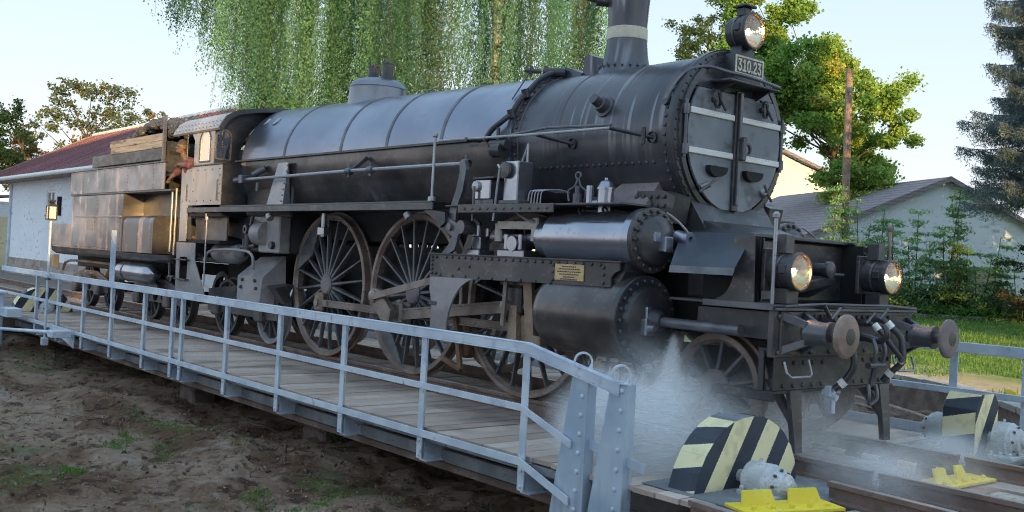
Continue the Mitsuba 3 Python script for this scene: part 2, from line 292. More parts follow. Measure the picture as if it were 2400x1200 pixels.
# dome and safety valves
dz = ZB + RB(-2.45)
part(L, 'steam_dome', lathe([(-.45, .50), (-.08, .47), (0, .455), (.18, .445), (.20, .455), (.215, .445), (.26, .43), (.32, .36), (.355, .22), (.365, 0)], (-2.45, 0, dz - .02), (0, 0, 1), 64), 'mat_dome', 40)
for x in (-2.61, -2.20):
    v = part(L, 'safety_valve', lathe([(0, .11), (.05, .11), (.055, .092), (.23, .092), (.24, .10), (.25, .10), (.26, .07), (.26, 0)], (x, 0, dz + .30), (0, 0, 1), 28), 'mat_black')
    part(v, 'spring_cap', lathe([(0, .03), (.05, .03), (.07, .015), (.07, 0)], (x, 0, dz + .555), (0, 0, 1), 12), 'mat_black')
# smokebox
RS = .88
part(L, 'smokebox', lathe([(1.95, RS - .1), (1.95, RS + .012), (2.06, RS + .012), (2.066, RS), (2.66, RS), (2.664, RS + .006), (2.74, RS + .006), (2.744, RS), (4.22, RS), (4.225, RS + .010), (4.40, RS + .010)], (0, 0, ZB), (1, 0, 0), 110), 'mat_smokebox', 30)
rv = []
for s in (-1, 1):
    for x in np.arange(2.42, 4.2, .095):
        a = -.36; rv.append(((x, s * RS * math.cos(a), ZB + RS * math.sin(a)), (0, s * math.cos(a), math.sin(a))))
for a in np.arange(-.9, PI + .9, .105): rv.append(((4.31, (RS + .01) * math.cos(a), ZB + (RS + .01) * math.sin(a)), (0, math.cos(a), math.sin(a))))
for a in np.arange(-.9, PI + .9, .12): rv.append(((2.01, (RS + .012) * math.cos(a), ZB + (RS + .012) * math.sin(a)), (0, math.cos(a), math.sin(a))))
part(L, 'smokebox_rivets', bolts([r[0] for r in rv], [r[1] for r in rv], .021, .016), 'mat_smokebox', 30, kind='stuff')
part(L, 'smokebox_front_ring', lathe([(4.36, RS), (4.36, .925), (4.42, .925), (4.43, .91), (4.445, .905), (4.45, .86), (4.475, .855), (4.48, .80), (4.46, .79), (4.44, .79), (4.44, 0)], (0, 0, ZB), (1, 0, 0), 110), 'mat_black', 26)
part(L, 'ring_nuts', bolts(ringpts((4.44, 0, ZB), .888, 56, (1, 0, 0)), (1, 0, 0), .017, .02), 'mat_black', 30, kind='stuff')
circ = Point(0, ZB).buffer(.765, 64).intersection(sbox(-2, 2.0, 2, 3.40))
for s, nm in ((-1, 'right'), (1, 'left')):
    leaf = circ.intersection(sbox(min(s * .012, s * 2), 2.0, max(s * .012, s * 2), 3.4))
    d = part(L, 'smokebox_door', ext(leaf, 4.475, 4.50, 'yz'), 'mat_door', 20)
    for z0, z1 in ((3.125, 3.185), (2.73, 2.79)):
        yv = .75
        part(d, 'hinge_strap', bx(4.498, 4.520, s * .05, s * yv, z0, z1, .005), 'mat_white', label='pale painted hinge strap')
    part(d, 'hinge_rod', cyl((4.50, s * .80, 2.68), (4.50, s * .80, 3.25), .018), 'mat_pipe')
    for z in (2.76, 3.155): part(d, 'hinge_eye', cyl((4.50, s * .80, z - .05), (4.50, s * .80, z + .05), .032), 'mat_pipe')
    hy = s * .40; hz = 3.36
    hb = part(d, 'door_latch', cyl((4.50, hy, hz - .06), (4.57, hy, hz - .06), .03), 'mat_black')
    part(hb, 'latch_ring', lathe([(-.014, .075), (-.014, .095), (.014, .095), (.014, .075), (-.014, .075)], (4.56, hy, hz - .06), (1, .35, 0), 24), 'mat_black')
    part(hb, 'latch_lever', tube([(4.56, hy - .09, hz + .02), (4.57, hy, hz), (4.57, hy + .02, hz - .05), (4.60, hy + .09, hz - .17)], .014), 'mat_black')
    py, pz = s * .30 - .02, 2.60
    part(d, 'handle_plate', ext(Polygon([(py + .145 * math.cos(t), pz + .01 + .035 * math.cos(t) * .2 + .085 * math.sin(t)) for t in np.linspace(PI, 2 * PI, 16)] + [(py + .145, pz + .03), (py - .145, pz + .03)]).buffer(0), 4.50, 4.56, 'yz'), 'mat_dark', 20)
    part(d, 'corner_clamp', cyl((4.50, s * .52, 2.40), (4.56, s * .46, 2.44), .035), 'mat_steel')
    part(d, 'clamp_bar', tube([(4.55, s * .60, 2.35), (4.57, s * .50, 2.42), (4.60, s * .40, 2.50)], .014), 'mat_pipe')
part(L, 'door_centre_bar', bx(4.502, 4.535, -.05, .05, 2.20, 3.44, .006), 'mat_black')
part(L, 'door_lock_bar', bx(4.536, 4.565, -.022, .022, 2.26, 3.42, .005), 'mat_pipe')
part(L, 'door_lock_handle', cat([lathe([(-.015, .05), (-.015, .07), (.015, .07), (.015, .05), (-.015, .05)], (4.60, .06, 2.84), (1, 0, 0), 20), cyl((4.56, .01, 2.93), (4.62, .01, 2.93), .035), bx(4.565, 4.62, -.03, .04, 2.72, 2.92, .01)]), 'mat_black')
part(L, 'door_upper_plate', ext(Point(0, ZB).buffer(.80, 64).intersection(sbox(-2, 3.415, 2, 4)), 4.452, 4.470, 'yz'), 'mat_smokebox', 20)
# number plate, shelf and curved front handrail
NP = part(L, 'number_plate', bx(4.60, 4.625, -.245, .245, 3.575, 3.785, .004), 'mat_black', label='dark number plate with raised digits 310.23')
bord = sbox(-.235, 3.585, .235, 3.775).difference(sbox(-.215, 3.603, .215, 3.757))
part(NP, 'border', ext(bord, 4.6245, 4.632, 'yz'), 'mat_cream', 20)
tm_ = meshkit.text_mesh('310.23', .118, bold=True); tm_ = trimesh.Trimesh(*(meshkit.arrays(tm_)[:2]), process=False); v = np.array(tm_.vertices); v -= v.min(0); e = v.max(0)
sx = .385 / e[0]; v = np.stack([4.6245 + v[:, 2] / max(e[2], 1e-6) * .009, -.1925 + v[:, 0] * sx, 3.617 + v[:, 1] * (.127 / e[1])], 1)
part(NP, 'digits', TM(v, tm_.faces), 'mat_cream', False)
part(L, 'plate_bracket', hull([(4.30, -.20, 3.80), (4.30, .20, 3.80), (4.598, -.20, 3.80), (4.598, .20, 3.80), (4.30, -.24, 3.52), (4.30, .24, 3.52), (4.598, -.24, 3.50), (4.598, .24, 3.50)]), 'mat_black')
part(L, 'front_step_shelf', bx(4.46, 4.72, -.42, .42, 3.475, 3.497, .006), 'mat_black')
for y in (-.3, .3): part(L, 'shelf_bracket', hull([(4.46, y - .01, 3.474), (4.46, y + .01, 3.474), (4.70, y - .01, 3.474), (4.70, y + .01, 3.474), (4.46, y - .01, 3.36), (4.46, y + .01, 3.36)]), 'mat_black')
part(L, 'front_handrail', tube(curve([(4.30, -.86, 3.22), (4.33, -.86, 3.32), (4.36, -.80, 3.45), (4.42, -.66, 3.58), (4.50, -.48, 3.62), (4.60, -.30, 3.585), (4.70, 0, 3.555), (4.72, .40, 3.52)], 40), .018), 'mat_pipe')
part(L, 'handrail_foot', cyl((4.30, -.80, 3.20), (4.30, -.90, 3.23), .035), 'mat_black')
# chimney
ch = part(L, 'chimney', lathe([(-.15, .40), (-.02, .335), (.05, .30), (.12, .272), (.22, .252), (.40, .232), (.55, .226), (.75, .236), (1.0, .256), (1.22, .275), (1.26, .31), (1.30, .315), (1.33, .28), (1.33, .2)], (2.88, 0, ZB + RS - .04), (0, 0, 1), 64), 'mat_smokebox', 40)
part(ch, 'white_band', lathe([(.395, .2315), (.395, .2375), (.53, .2345), (.53, .2275)], (2.88, 0, ZB + RS - .04), (0, 0, 1), 64), 'mat_cream', label='cream painted band round the chimney')
part(ch, 'base_bolts', bolts(ringpts((2.88, 0, ZB + RS + .03), .31, 20, (0, 0, 1)), (0, 0, 1), .016, .03), 'mat_smokebox', kind='stuff')
part(ch, 'blower_fitting', cat([cyl((2.72, -.17, 4.63), (2.64, -.30, 4.63), .055), cyl((2.66, -.26, 4.63), (2.56, -.40, 4.66), .025), tube([(2.56, -.40, 4.66), (2.42, -.46, 4.68), (2.30, -.44, 4.67)], .012)]), 'mat_black')
# smokebox-top fittings
part(L, 'vent_casing', hull([(2.28, -.11, 3.80), (2.28, .11, 3.80), (2.48, -.11, 3.80), (2.48, .11, 3.80), (2.30, -.11, 4.03), (2.44, -.11, 4.05), (2.30, .11, 4.03), (2.44, .11, 4.05), (2.36, -.11, 4.09), (2.36, .11, 4.09)]), 'mat_smokebox')
part(L, 'regulator_casing', hull([(1.96, -.22, 3.70), (2.30, -.22, 3.68), (1.96, .22, 3.7), (2.30, .22, 3.68), (2.0, -.15, 3.97), (2.0, .15, 3.97), (2.30, -.14, 3.86), (2.30, .14, 3.86)]), 'mat_smokebox')
part(L, 'turret_valve', cat([cyl((2.08, -.20, 3.88), (1.86, -.36, 3.88), .055), cyl((1.88, -.34, 3.83), (1.88, -.34, 3.95), .032), cyl((1.84, -.38, 3.89), (1.68, -.50, 3.90), .028), cyl((1.74, -.46, 3.84), (1.74, -.46, 3.96), .02)]), 'mat_black')
part(L, 'turret_rod', tube([(1.74, -.46, 3.90), (1.76, -.60, 3.72), (1.77, -.76, 3.50)], .008), 'mat_black')
def onsb(a, r=.94): return (r * math.cos(a), ZB + r * math.sin(a))
pts = [(1.98, -.33, 3.86), (1.99, -.52, 3.76)] + [(2.0 - .02 * i, -.95 * math.cos(a), ZB + .95 * math.sin(a)) for i, a in enumerate(np.linspace(.80, .38, 5))] + [(1.86, -.95, 3.22), (1.70, -1.0, 3.10), (1.62, -1.02, 2.98)]
part(L, 'steam_pipe', tube(curve(pts, 40), .034, 10), 'mat_black')
for q in (pts[3], pts[6]): part(L, 'pipe_union', lathe([(-.05, .05), (.05, .05), (.05, 0)], q, (0.1, .3, -1), 12), 'mat_black')
o = np.array([3.40, -.83, 3.26]); nr = np.array([0, -.83, .31]); nr /= np.linalg.norm(nr)
part(L, 'smokebox_plug', lathe([(0, .12), (.02, .12), (.03, .085), (.10, .08), (.11, .06), (.20, .055), (.20, 0)], o - nr * .012, nr, 28), 'mat_black')
# side handrails and reach rod
for dzz, y in ((0, -1.20), (.05, -1.17)):
    part(L, 'handrail', tube([(.94, y, 3.0 - dzz * .4), (2.69, y, 2.965 + dzz), (3.86, y, 2.955 + dzz * .9)] if dzz == 0 else [(2.25, y, 2.99), (2.9, y, 3.03), (3.84, y, 2.99)], .016), 'mat_brightpipe' if dzz == 0 else 'mat_pipe')
for x in (2.75, 3.85, 4.1): part(L, 'handrail_bracket', cat([cyl((x, -1.2, 2.955), (x + .30 if x > 3 else x + .24, -.86, 2.88), .02), lathe([(0, .06), (.03, .05), (.03, 0)], (x + .30 if x > 3 else x + .24, -.90, 2.88), (0, 1, 0), 16)]) if x < 4 else cat([cyl((3.86, -1.2, 2.955), (4.13, -1.0, 2.89), .018), cyl((4.13, -1.0, 2.80), (4.13, -1.0, 2.97), .025)]), 'mat_black')
part(L, 'handrail_knob', cyl((1.5, -1.22, 2.985), (1.5, -1.0, 2.99), .025), 'mat_black')
part(L, 'check_valve', cat([cyl((1.72, -1.0, 2.93), (2.02, -1.0, 2.92), .055), cyl((1.86, -1.02, 2.93), (1.86, -1.02, 3.12), .022), cyl((1.78, -1.0, 2.86), (1.95, -1.0, 2.86), .09)]), 'mat_black')
part(L, 'reach_rod', tube([(-4.6, -1.3, 2.665), (-.93, -1.3, 2.69), (1.66, -1.3, 2.68)], .026), 'mat_brightpipe')
for x in (-1.0, -.45, 1.64): part(L, 'rod_guide', cat([lathe([(-.06, .035), (-.05, .05), (.05, .05), (.06, .035)], (x, -1.3, 2.685), (1, 0, 0), 16), cyl((x, -1.3, 2.60), (x, -1.3, 2.78), .022)]), 'mat_pipe')
part(L, 'rod_bracket', bar((-1.0, -1.28, 2.68), (-1.0, -1.02, 2.90), .05, .03), 'mat_black'); part(L, 'rod_bracket', bar((-.75, -1.24, 2.60), (-.62, -1.05, 2.30), .05, .03), 'mat_black')
part(L, 'reverser_gear', cat([cyl((-4.62, -1.3, 2.66), (-4.28, -1.3, 2.67), .05), bx(-4.35, -4.22, -1.38, -1.2, 2.60, 2.74, .01), cyl((-4.1, -1.24, 2.74), (-3.95, -1.1, 2.86), .05), cyl((-4.0, -1.2, 2.62), (-4.0, -1.2, 2.48), .03)]), 'mat_pipe')
part(L, 'lifting_lever', ext(Polygon([(1.60, 2.70), (1.70, 2.71), (1.735, 2.60), (1.69, 2.36), (1.60, 2.18), (1.575, 1.98), (1.43, 1.98), (1.47, 2.18), (1.56, 2.36), (1.615, 2.58)]), -1.37, -1.32, 'xz'), 'mat_pipe', 20)
part(L, 'stanchion', cat([cyl((1.13, -1.40, 2.23), (1.13, -1.40, 3.03), .018), cyl((1.13, -1.4, 2.235), (1.13, -1.4, 2.29), .05), lathe([(0, .018), (.02, .032), (.05, .032), (.06, .015), (.06, 0)], (1.13, -1.4, 3.0), (0, 0, 1), 12)]), 'mat_brightpipe')
part(L, 'stanchion', cat([cyl((2.62, -1.2, 2.18), (2.62, -1.2, 2.86), .014), bar((2.62, -1.2, 2.86), (2.34, -1.05, 2.66), .05, .012)]), 'mat_brightpipe')
# running boards, both sides
for s in (-1, 1):
    part(L, 'running_board', bx(-4.85, 1.2, s * .80, s * 1.45, 2.215, 2.24, .004), 'mat_black')
    part(L, 'running_board_edge', bx(-6.2, 1.24, s * 1.44, s * 1.465, 2.13, 2.214, .006), 'mat_frame')
    part(L, 'front_running_board', bx(1.45, 4.3, s * .70, s * 1.43, 2.165, 2.185, .004), 'mat_black')
    part(L, 'front_board_edge', bx(1.72, 3.35, s * 1.431, s * 1.452, 2.09, 2.186, .006), 'mat_frame')
    part(L, 'board_step_plate', ext(Polygon([(1.18, 2.13), (1.46, 2.10), (1.46, 1.98), (1.36, 1.92), (1.28, 2.0), (1.02, 2.125)]), s * 1.39, s * 1.435, 'xz'), 'mat_black')
part(L, 'edge_rivets', bolts([(x, -1.453, 2.135) for x in np.arange(1.85, 3.3, .14)], (0, -1, 0), .016, .012), 'mat_frame', kind='stuff')
for x in (-3.1, .65): part(L, 'oil_lamp_bracket', cyl((x, -1.42, 2.08), (x + .06, -1.42, 2.02), .055), 'mat_steel')
part(L, 'mudhole_plate', hull([(-3.80, -1.02, 2.25), (-3.25, -1.0, 2.25), (-3.46, -1.13, 2.92), (-3.12, -1.13, 2.92), (-3.80, -1.13, 2.25), (-3.25, -1.13, 2.25), (-3.3, -1.0, 2.9)]), 'mat_brightpipe', label='bright riveted plate on the firebox side')
part(L, 'mudhole_rivets', bolts([(-3.30 + .16 * t - .0, -1.135, 2.32 + .55 * t) for t in np.linspace(0, 1, 7)], (0, -1, 0), .015, .012), 'mat_steel', kind='stuff')
part(L, 'firebox', bx(-4.8, -3.2, -1.0, 1.0, 1.5, 2.6, .03), 'mat_black')
part(L, 'boiler_belly', bx(-3.2, 1.9, -.62, .62, 1.75, 2.3), 'mat_dark')
# frames
for s in (-1, 1):
    part(L, 'main_frame', ext(Polygon([(-6.3, .95), (5.80, .95), (5.80, 1.28), (4.9, 1.28), (4.6, 1.62), (2.3, 1.70), (-4.0, 1.66), (-6.3, 1.5)]), s * .54, s * .58, 'xz'), 'mat_dark')
for x in (-3.0, -1.1, 1.1, 3.2): part(L, 'frame_stretcher', bx(x - .03, x + .03, -.535, .535, .98, 1.6), 'mat_dark')
part(L, 'saddle', hull([(2.6, -.60, 1.64), (4.9, -.60, 1.64), (2.6, .60, 1.64), (4.9, .60, 1.64), (3.0, -.62, 2.32), (4.42, -.62, 2.32), (3.0, .62, 2.32), (4.42, .62, 2.32)]), 'mat_frame')
for s in (-1, 1):
    part(L, 'steam_chest_flange', ext(Polygon([(3.9, 2.06), (4.45, 2.02), (4.5, 2.28), (4.35, 2.34), (4.0, 2.34)]), s * .66, s * .90, 'xz'), 'mat_frame')
    part(L, 'flange_bolts', bolts([(4.0 + .09 * i, s * .905, 2.28 - .09 * j) for i in range(5) for j in range(2)], (0, s, 0), .022, .02), 'mat_frame', kind='stuff')
    part(L, 'saddle_wing', hull([(3.45, s * .62, 2.18), (4.2, s * .62, 2.18), (3.45, s * 1.0, 2.19), (4.2, s * 1.0, 2.19), (3.62, s * .70, 2.46), (4.12, s * .70, 2.46)]), 'mat_hub')
# wheels
XD3, XD1, XL, XT1, XT2 = -2.29, 2.255, 5.03, -4.08, -5.77
for s in (-1, 1):
    side = 'near' if s < 0 else 'far'
    make_wheel(L, 'driving_wheel', XD3, 1.07, 20, s, weight=(1.9, 2.95, .22), seg=96)
    make_wheel(L, 'driving_wheel', 0.0, 1.07, 20, s, weight=(3.6, 4.5, .15), seg=96)
    make_wheel(L, 'driving_wheel', XD1, 1.07, 20, s, weight=(1.9, 2.95, .2), seg=96)
    make_wheel(L, 'leading_wheel', XL, .497, 10, s, hubr=.16, mats=('mat_tyre', 'mat_spoke', 'mat_hub'))
    make_wheel(L, 'trailing_wheel', XT1, .498, 10, s, hubr=.14, mats=('mat_dust', 'mat_spoke', 'mat_spoke'))
    make_wheel(L, 'trailing_wheel', XT2, .498, 10, s, hubr=.14, mats=('mat_frame', 'mat_spoke', 'mat_spoke'))
for x, r in ((XD3, 1.07), (0, 1.07), (XD1, 1.07), (XL, .497), (XT1, .498), (XT2, .498)): part(L, 'axle', cyl((x, -.70, r), (x, .70, r), .09), 'mat_dark')
# rods: crank pins low (z ~ .82)
zc, yc = .80, -.90
for s in (-1, 1):
    ys = s * .92
    rod = part(L, 'coupling_rod', cat([ext(Polygon([(XD3 - .02, zc - .05), (XD1, zc - .045), (XD1, zc + .055), (XD3 - .02, zc + .05)]).difference(unary_union([sbox(XD3 + .25, zc - .028, -.3, zc + .03), sbox(.3, zc - .028, XD1 - .25, zc + .03)]).buffer(.004)), ys - .03, ys + .03, 'xz'),
                                       bx(XD3 + .2, XD1 - .2, ys - .01, ys + .01, zc - .03, zc + .032)]), 'mat_rod', 20)
    for x in (XD3, 0.0, XD1):
        bs = part(rod, 'rod_end', bx(x - .11, x + .11, ys - .05, ys + .05, zc - .14, zc + .15, .04), 'mat_bronze' if x == XD3 else 'mat_rod', 25)
        part(bs, 'crank_pin', cyl((x, s * .80, zc), (x, ys + s * .075, zc), .055), 'mat_steel') if False else part(rod, 'crank_pin', cyl((x, s * .80, zc), (x, ys + s * .075, zc), .055), 'mat_steel')
    yr = s * 1.06
    cr = part(L, 'connecting_rod', cat([bar((.0, yr, zc - .0), (2.42, yr, 1.065), .12, .035), bar((.12, yr, zc + .062), (2.35, yr, 1.115), .022, .062), bar((.12, yr, zc - .058), (2.35, yr, 1.0), .022, .062)]), 'mat_rod', 20)
    part(cr, 'big_end', bx(-.13, .15, yr - .05, yr + .05, zc - .13, zc + .15, .03), 'mat_rod'); part(cr, 'pin', cyl((0, s * .82, zc), (0, yr + s * .08, zc), .06), 'mat_steel')
    yk = s * 1.22
    part(L, 'return_crank', ext(Polygon([(-.10, .72), (.10, .70), (.14, .86), (-.16, 1.10), (-.34, 1.12), (-.40, .98), (-.28, .90)]), yk - .035, yk + .035, 'xz'), 'mat_rod', 20)
    part(L, 'return_crank_pin', lathe([(-.05, 0), (-.05, .085), (.06, .085), (.08, .05), (.08, 0)], (-.29, yk, 1.01), (0, s, 0), 20), 'mat_rod')
    part(L, 'eccentric_rod', bar((-.27, s * 1.29, 1.005), (1.36, s * 1.29, 1.34), .085, .03), 'mat_rod')
    yx = s * 1.15
    ch_ = part(L, 'crosshead', bx(2.42, 2.66, yx - .10, yx + .10, .98, 1.30, .03), 'mat_frame')
    part(ch_, 'pin', lathe([(0, .07), (.05, .06), (.06, 0)], (2.45, yx - .1 if s < 0 else yx + .1, 1.065), (0, s, 0), 16), 'mat_steel')
    part(ch_, 'slipper', bx(2.30, 2.72, yx - .09, yx + .09, 1.30, 1.36, .01), 'mat_frame')
    part(ch_, 'drop_link', hull([(2.50, yx - .1, 1.08), (2.62, yx - .1, 1.08), (2.52, yx - .13, .62), (2.68, yx - .13, .62), (2.50, yx - .05, 1.08), (2.62, yx - .05, 1.08), (2.52, yx - .06, .62), (2.68, yx - .06, .62)]), 'mat_bronze')
    part(L, 'crosshead_guide', bx(1.55, 3.1, yx - .055, yx + .055, 1.37, 1.42, .008), 'mat_rod')
    part(L, 'guide_hanger', ext(Polygon([(2.72, 1.40), (2.86, 1.40), (2.96, .66), (2.83, .66)]), yx - .12, yx - .07, 'xz'), 'mat_bronze')
    part(L, 'guide_slab', bx(2.62, 2.82, yx - .05, yx + .06, .62, .98, .02), 'mat_bronze')
    part(L, 'hanger_foot', bx(2.90, 3.06, yx - .13, yx - .06, .62, .78, .01), 'mat_bronze')
    part(L, 'piston_rod', cyl((2.66, yx, 1.075), (3.22, yx, 1.075), .045), 'mat_steel')
    part(L, 'combination_lever', bar((2.50, yx - s * .0 - .16, 1.42), (2.47, yx - .16, .85), .06, .03, up=(1, 0, 0)), 'mat_rod')
    part(L, 'lower_guide_bar', bx(.7, 2.5, s * .98, s * 1.03, .60, .69, .01), 'mat_frame')
    # cylinders
    yl, zl = s * 1.17, 1.065
    c = part(L, 'cylinder', lathe([(3.16, 0), (3.16, .30), (3.20, .36), (3.26, .395), (3.34, .405), (4.26, .405), (4.27, .425), (4.38, .425), (4.38, 0)], (0, yl, zl), (1, 0, 0), 64), 'mat_oily_and_shade', 30, label='large dark lower cylinder with oily streaks')
    cov = part(c, 'cylinder_cover', lathe([(4.38, .43), (4.43, .43), (4.44, .42), (4.445, .33), (4.50, .30), (4.53, .22), (4.56, .12), (4.62, .10), (4.66, .07), (4.66, 0)], (0, yl, zl), (1, 0, 0), 64), 'mat_black', 28)
    part(cov, 'cover_nuts', bolts(ringpts((4.44, yl, zl), .375, 22, (1, 0, 0)), (1, 0, 0), .024, .035), 'mat_black', kind='stuff')
    part(cov, 'valve_block', cat([bx(4.48, 4.60, yl - s * .0 - .17, yl - .03, .93, 1.09, .012), bx(4.48, 4.57, yl - .13, yl - .05, 1.08, 1.20, .012), cyl((4.5, yl - .10, 1.0), (4.66, yl - .10, 1.0), .035)]), 'mat_casing')
    part(c, 'tail_rod_casing', cyl((4.56, yl, zl), (5.55, yl, zl - .0), .048, n=20), 'mat_pipe')
    part(c, 'drain_cock', cat([cyl((4.40, yl, .68), (4.40, yl, .56), .022), cyl((4.34, yl, .60), (4.46, yl, .60), .014)]), 'mat_rod')
    part(c, 'lagging_flange', ext(Polygon([(4.05, 1.32), (4.26, 1.36), (4.36, 1.52), (4.36, 1.60), (3.3, 1.5), (3.3, 1.33)]), s * 1.10, s * 1.40, 'xz'), 'mat_frame')
    yu, zu = s * 1.13, 1.835
    u = part(L, 'valve_chest', lathe([(3.00, 0), (3.00, .20), (3.10, .20), (3.12, .255), (3.14, .28), (4.30, .28), (4.31, .31), (4.40, .31), (4.40, 0)], (0, yu, zu), (1, 0, 0), 64), 'mat_casing', 30, label='upper cylinder with sky-reflecting steel lagging')
    uc = part(u, 'valve_cover', lathe([(4.40, .318), (4.45, .318), (4.455, .31), (4.46, .255), (4.51, .235), (4.56, .16), (4.58, .08), (4.58, 0)], (0, yu, zu), (1, 0, 0), 64), 'mat_frame', 28)
    part(uc, 'cover_nuts', bolts(ringpts((4.455, yu, zu), .283, 18, (1, 0, 0)), (1, 0, 0), .023, .032), 'mat_frame', kind='stuff')
    part(uc, 'snifting_valve', cat([bx(4.54, 4.66, yu - .06, yu + .06, zu - .11, zu + .04, .012), bx(4.54, 4.60, yu - .14, yu - .055, zu - .02, zu + .08, .01), cyl((4.60, yu + .17, zu + .05), (4.74, yu + .17, zu + .02), .065), lathe([(0, .075), (.03, .075), (.03, .03)], (4.74, yu + .17, zu + .02), (1, 0, 0), 16)]), 'mat_casing')
    part(uc, 'chain', tube(curve([(4.6, yu - .0, 2.10), (4.72, yu + .12, 1.97), (4.75, yu + .17, 1.90)], 12), .012, 6), 'mat_steel')
    part(u, 'lagging_panel', lathe([(3.78, .2815), (3.78, .285), (4.05, .285), (4.05, .2815)], (0, yu, zu), (1, 0, 0), 20, *( (3.5 * PI / 2 - .95, 3.5 * PI / 2 + .2) if s < 0 else (.4, 1.5))), 'mat_casing', 30)
    part(u, 'lifting_eye', cat([lathe([(-.008, .03), (-.008, .045), (.008, .045), (.008, .03), (-.008, .03)], (x, yu - .08 * (1 if s < 0 else -1), zu + .285), (1, 0, .3), 16) for x in (3.52, 3.86)]), 'mat_black')
    # tail guide of the valve gear
    part(L, 'valve_spindle', cyl((2.0, yu, zu), (3.0, yu, zu), .04), 'mat_brightpipe')
    part(L, 'spindle_guide', cat([bx(1.66, 1.90, yu - .12, yu + .12, 1.605, 1.68, .01), bx(1.70, 1.86, yu - .08, yu + .08, 1.68, 1.84, .015), cyl((1.72, yu - .06, 1.84), (1.72, yu - .06, 1.94), .025), cyl((1.80, yu - .06, 1.84), (1.80, yu - .06, 1.96), .03), cyl((1.88, yu + .02, 1.84), (1.88, yu + .02, 1.93), .03)]), 'mat_casing')
    part(L, 'spindle_guide', cat([bx(2.24, 2.70, yu - .13, yu + .13, 1.605, 1.69, .01), cyl((2.50, yu - .14, 1.76), (2.50, yu + .12, 1.76), .085), bx(2.34, 2.40, yu - .12, yu - .04, 1.69, 1.87, .01), bx(2.58, 2.64, yu - .12, yu - .04, 1.69, 1.87, .01)]), 'mat_casing')
    part(L, 'spindle_crosshead', cat([bx(2.10, 2.22, yu - .07, yu + .07, 1.77, 2.00, .015), bar((2.2, yu - .09, 1.965), (2.80, yu - .09, 1.965), .085, .03), bx(2.78, 2.90, yu - .12, yu + .05, 1.78, 2.06, .015)]), 'mat_steel')
    part(L, 'spindle_gland', lathe([(2.84, 0), (2.84, .10), (2.88, .10), (2.88, .16), (2.93, .20), (3.0, .20)], (0, yu, zu), (1, 0, 0), 28), 'mat_casing')
    part(L, 'drain_pipe', tube(curve([(2.40, yu - .2, 2.16), (2.46, yu - .2, 2.16), (2.78, yu - .16, 2.02), (2.86, yu - .1, 2.0)], 16), .018), 'mat_brightpipe')
    # motion bracket: riveted plate with arched leg
    yb = s * 1.44
    plate = Polygon([(1.24, 1.60), (4.33, 1.60), (4.33, 1.53), (4.26, 1.50), (4.22, 1.45), (4.22, 1.365), (1.24, 1.335)])
    m = part(L, 'motion_plate', ext(plate, yb - .012, yb + .012, 'xz'), 'mat_frame', 20, label='long riveted plate carrying the valve gear')
    part(m, 'top_flange', bx(1.22, 4.36, s * 1.12, s * 1.475, 1.60, 1.618, .004), 'mat_black')
    ys_ = yb + s * .012
    part(m, 'plate_rivets', bolts([(x, ys_, 1.575) for x in np.arange(1.55, 4.1, .12)] + [(x, ys_, 1.365) for x in np.arange(1.45, 3.4, .24)] + [(1.28, ys_, z) for z in (1.38, 1.43, 1.48, 1.53, 1.57)] + [(1.36, ys_, z) for z in (1.38, 1.57)] + [(x, ys_, z) for x in (3.4, 4.12) for z in (1.40, 1.48, 1.55)] + [(2.0, ys_, 1.48), (1.8, ys_, 1.45)], (0, s, 0), .019, .016), 'mat_frame', kind='stuff')
    leg = Polygon([(1.26, 1.333), (2.15, 1.345)] + [(1.62 + .53 * (1 - math.sin(t)) , .70 + .645 * math.cos(t) - .0) for t in np.linspace(.15, PI / 2, 12)] + [(1.62, .62), (1.30, .62), (1.32, 1.0), (1.26, 1.2)])
    part(m, 'arched_leg', ext(leg.buffer(0), yb - .02, yb + .004, 'xz'), 'mat_dust', 20)
    part(m, 'leg_bracket', bx(1.25, 1.42, yb - .03 if s < 0 else yb, yb if s < 0 else yb + .03, 1.0, 1.05, .006), 'mat_frame')
    if s < 0:
        pq = part(m, 'builder_plaque', bx(3.44, 3.86, yb - .026, yb - .012, 1.40, 1.565, .003), 'mat_brass', label='brass builder plaque')
        lines = []
        for i, (z, w) in enumerate(((1.54, .20), (1.515, .30), (1.488, .34), (1.462, .28), (1.435, .16), (1.413, .24))):
            x0 = 3.65 - w / 2; x = x0; rr = random.Random(i)
            while x < x0 + w:
                ww = rr.uniform(.012, .03); lines.append(bx(x, min(x + ww, x0 + w), yb - .029, yb - .025, z - .006, z + .006)); x += ww + .008
        part(pq, 'raised_lines', cat(lines), 'mat_black', False)
    part(L, 'expansion_link', cat([ext(Polygon([(1.44, 2.05), (1.66, 1.97), (1.72, 1.9), (1.66, 1.78), (1.52, 1.84), (1.40, 1.92)]), s * 1.36, s * 1.40, 'xz'), ext(Polygon([(1.56, 1.84), (1.66, 1.80), (1.60, 1.66), (1.50, 1.62), (1.36, 1.62), (1.48, 1.72)]), s * 1.34, s * 1.38, 'xz'), cyl((1.72, s * 1.22, 1.93), (1.72, s * 1.40, 1.93), .08), cyl((1.53, s * 1.30, 1.93), (1.53, s * 1.43, 1.93), .045)]), 'mat_pipe', 25)
    part(L, 'link_bracket', ext(Polygon([(1.28, 1.61), (1.42, 1.61), (1.62, 2.0), (1.50, 2.06)]), s * 1.0, s * 1.03, 'xz'), 'mat_black')
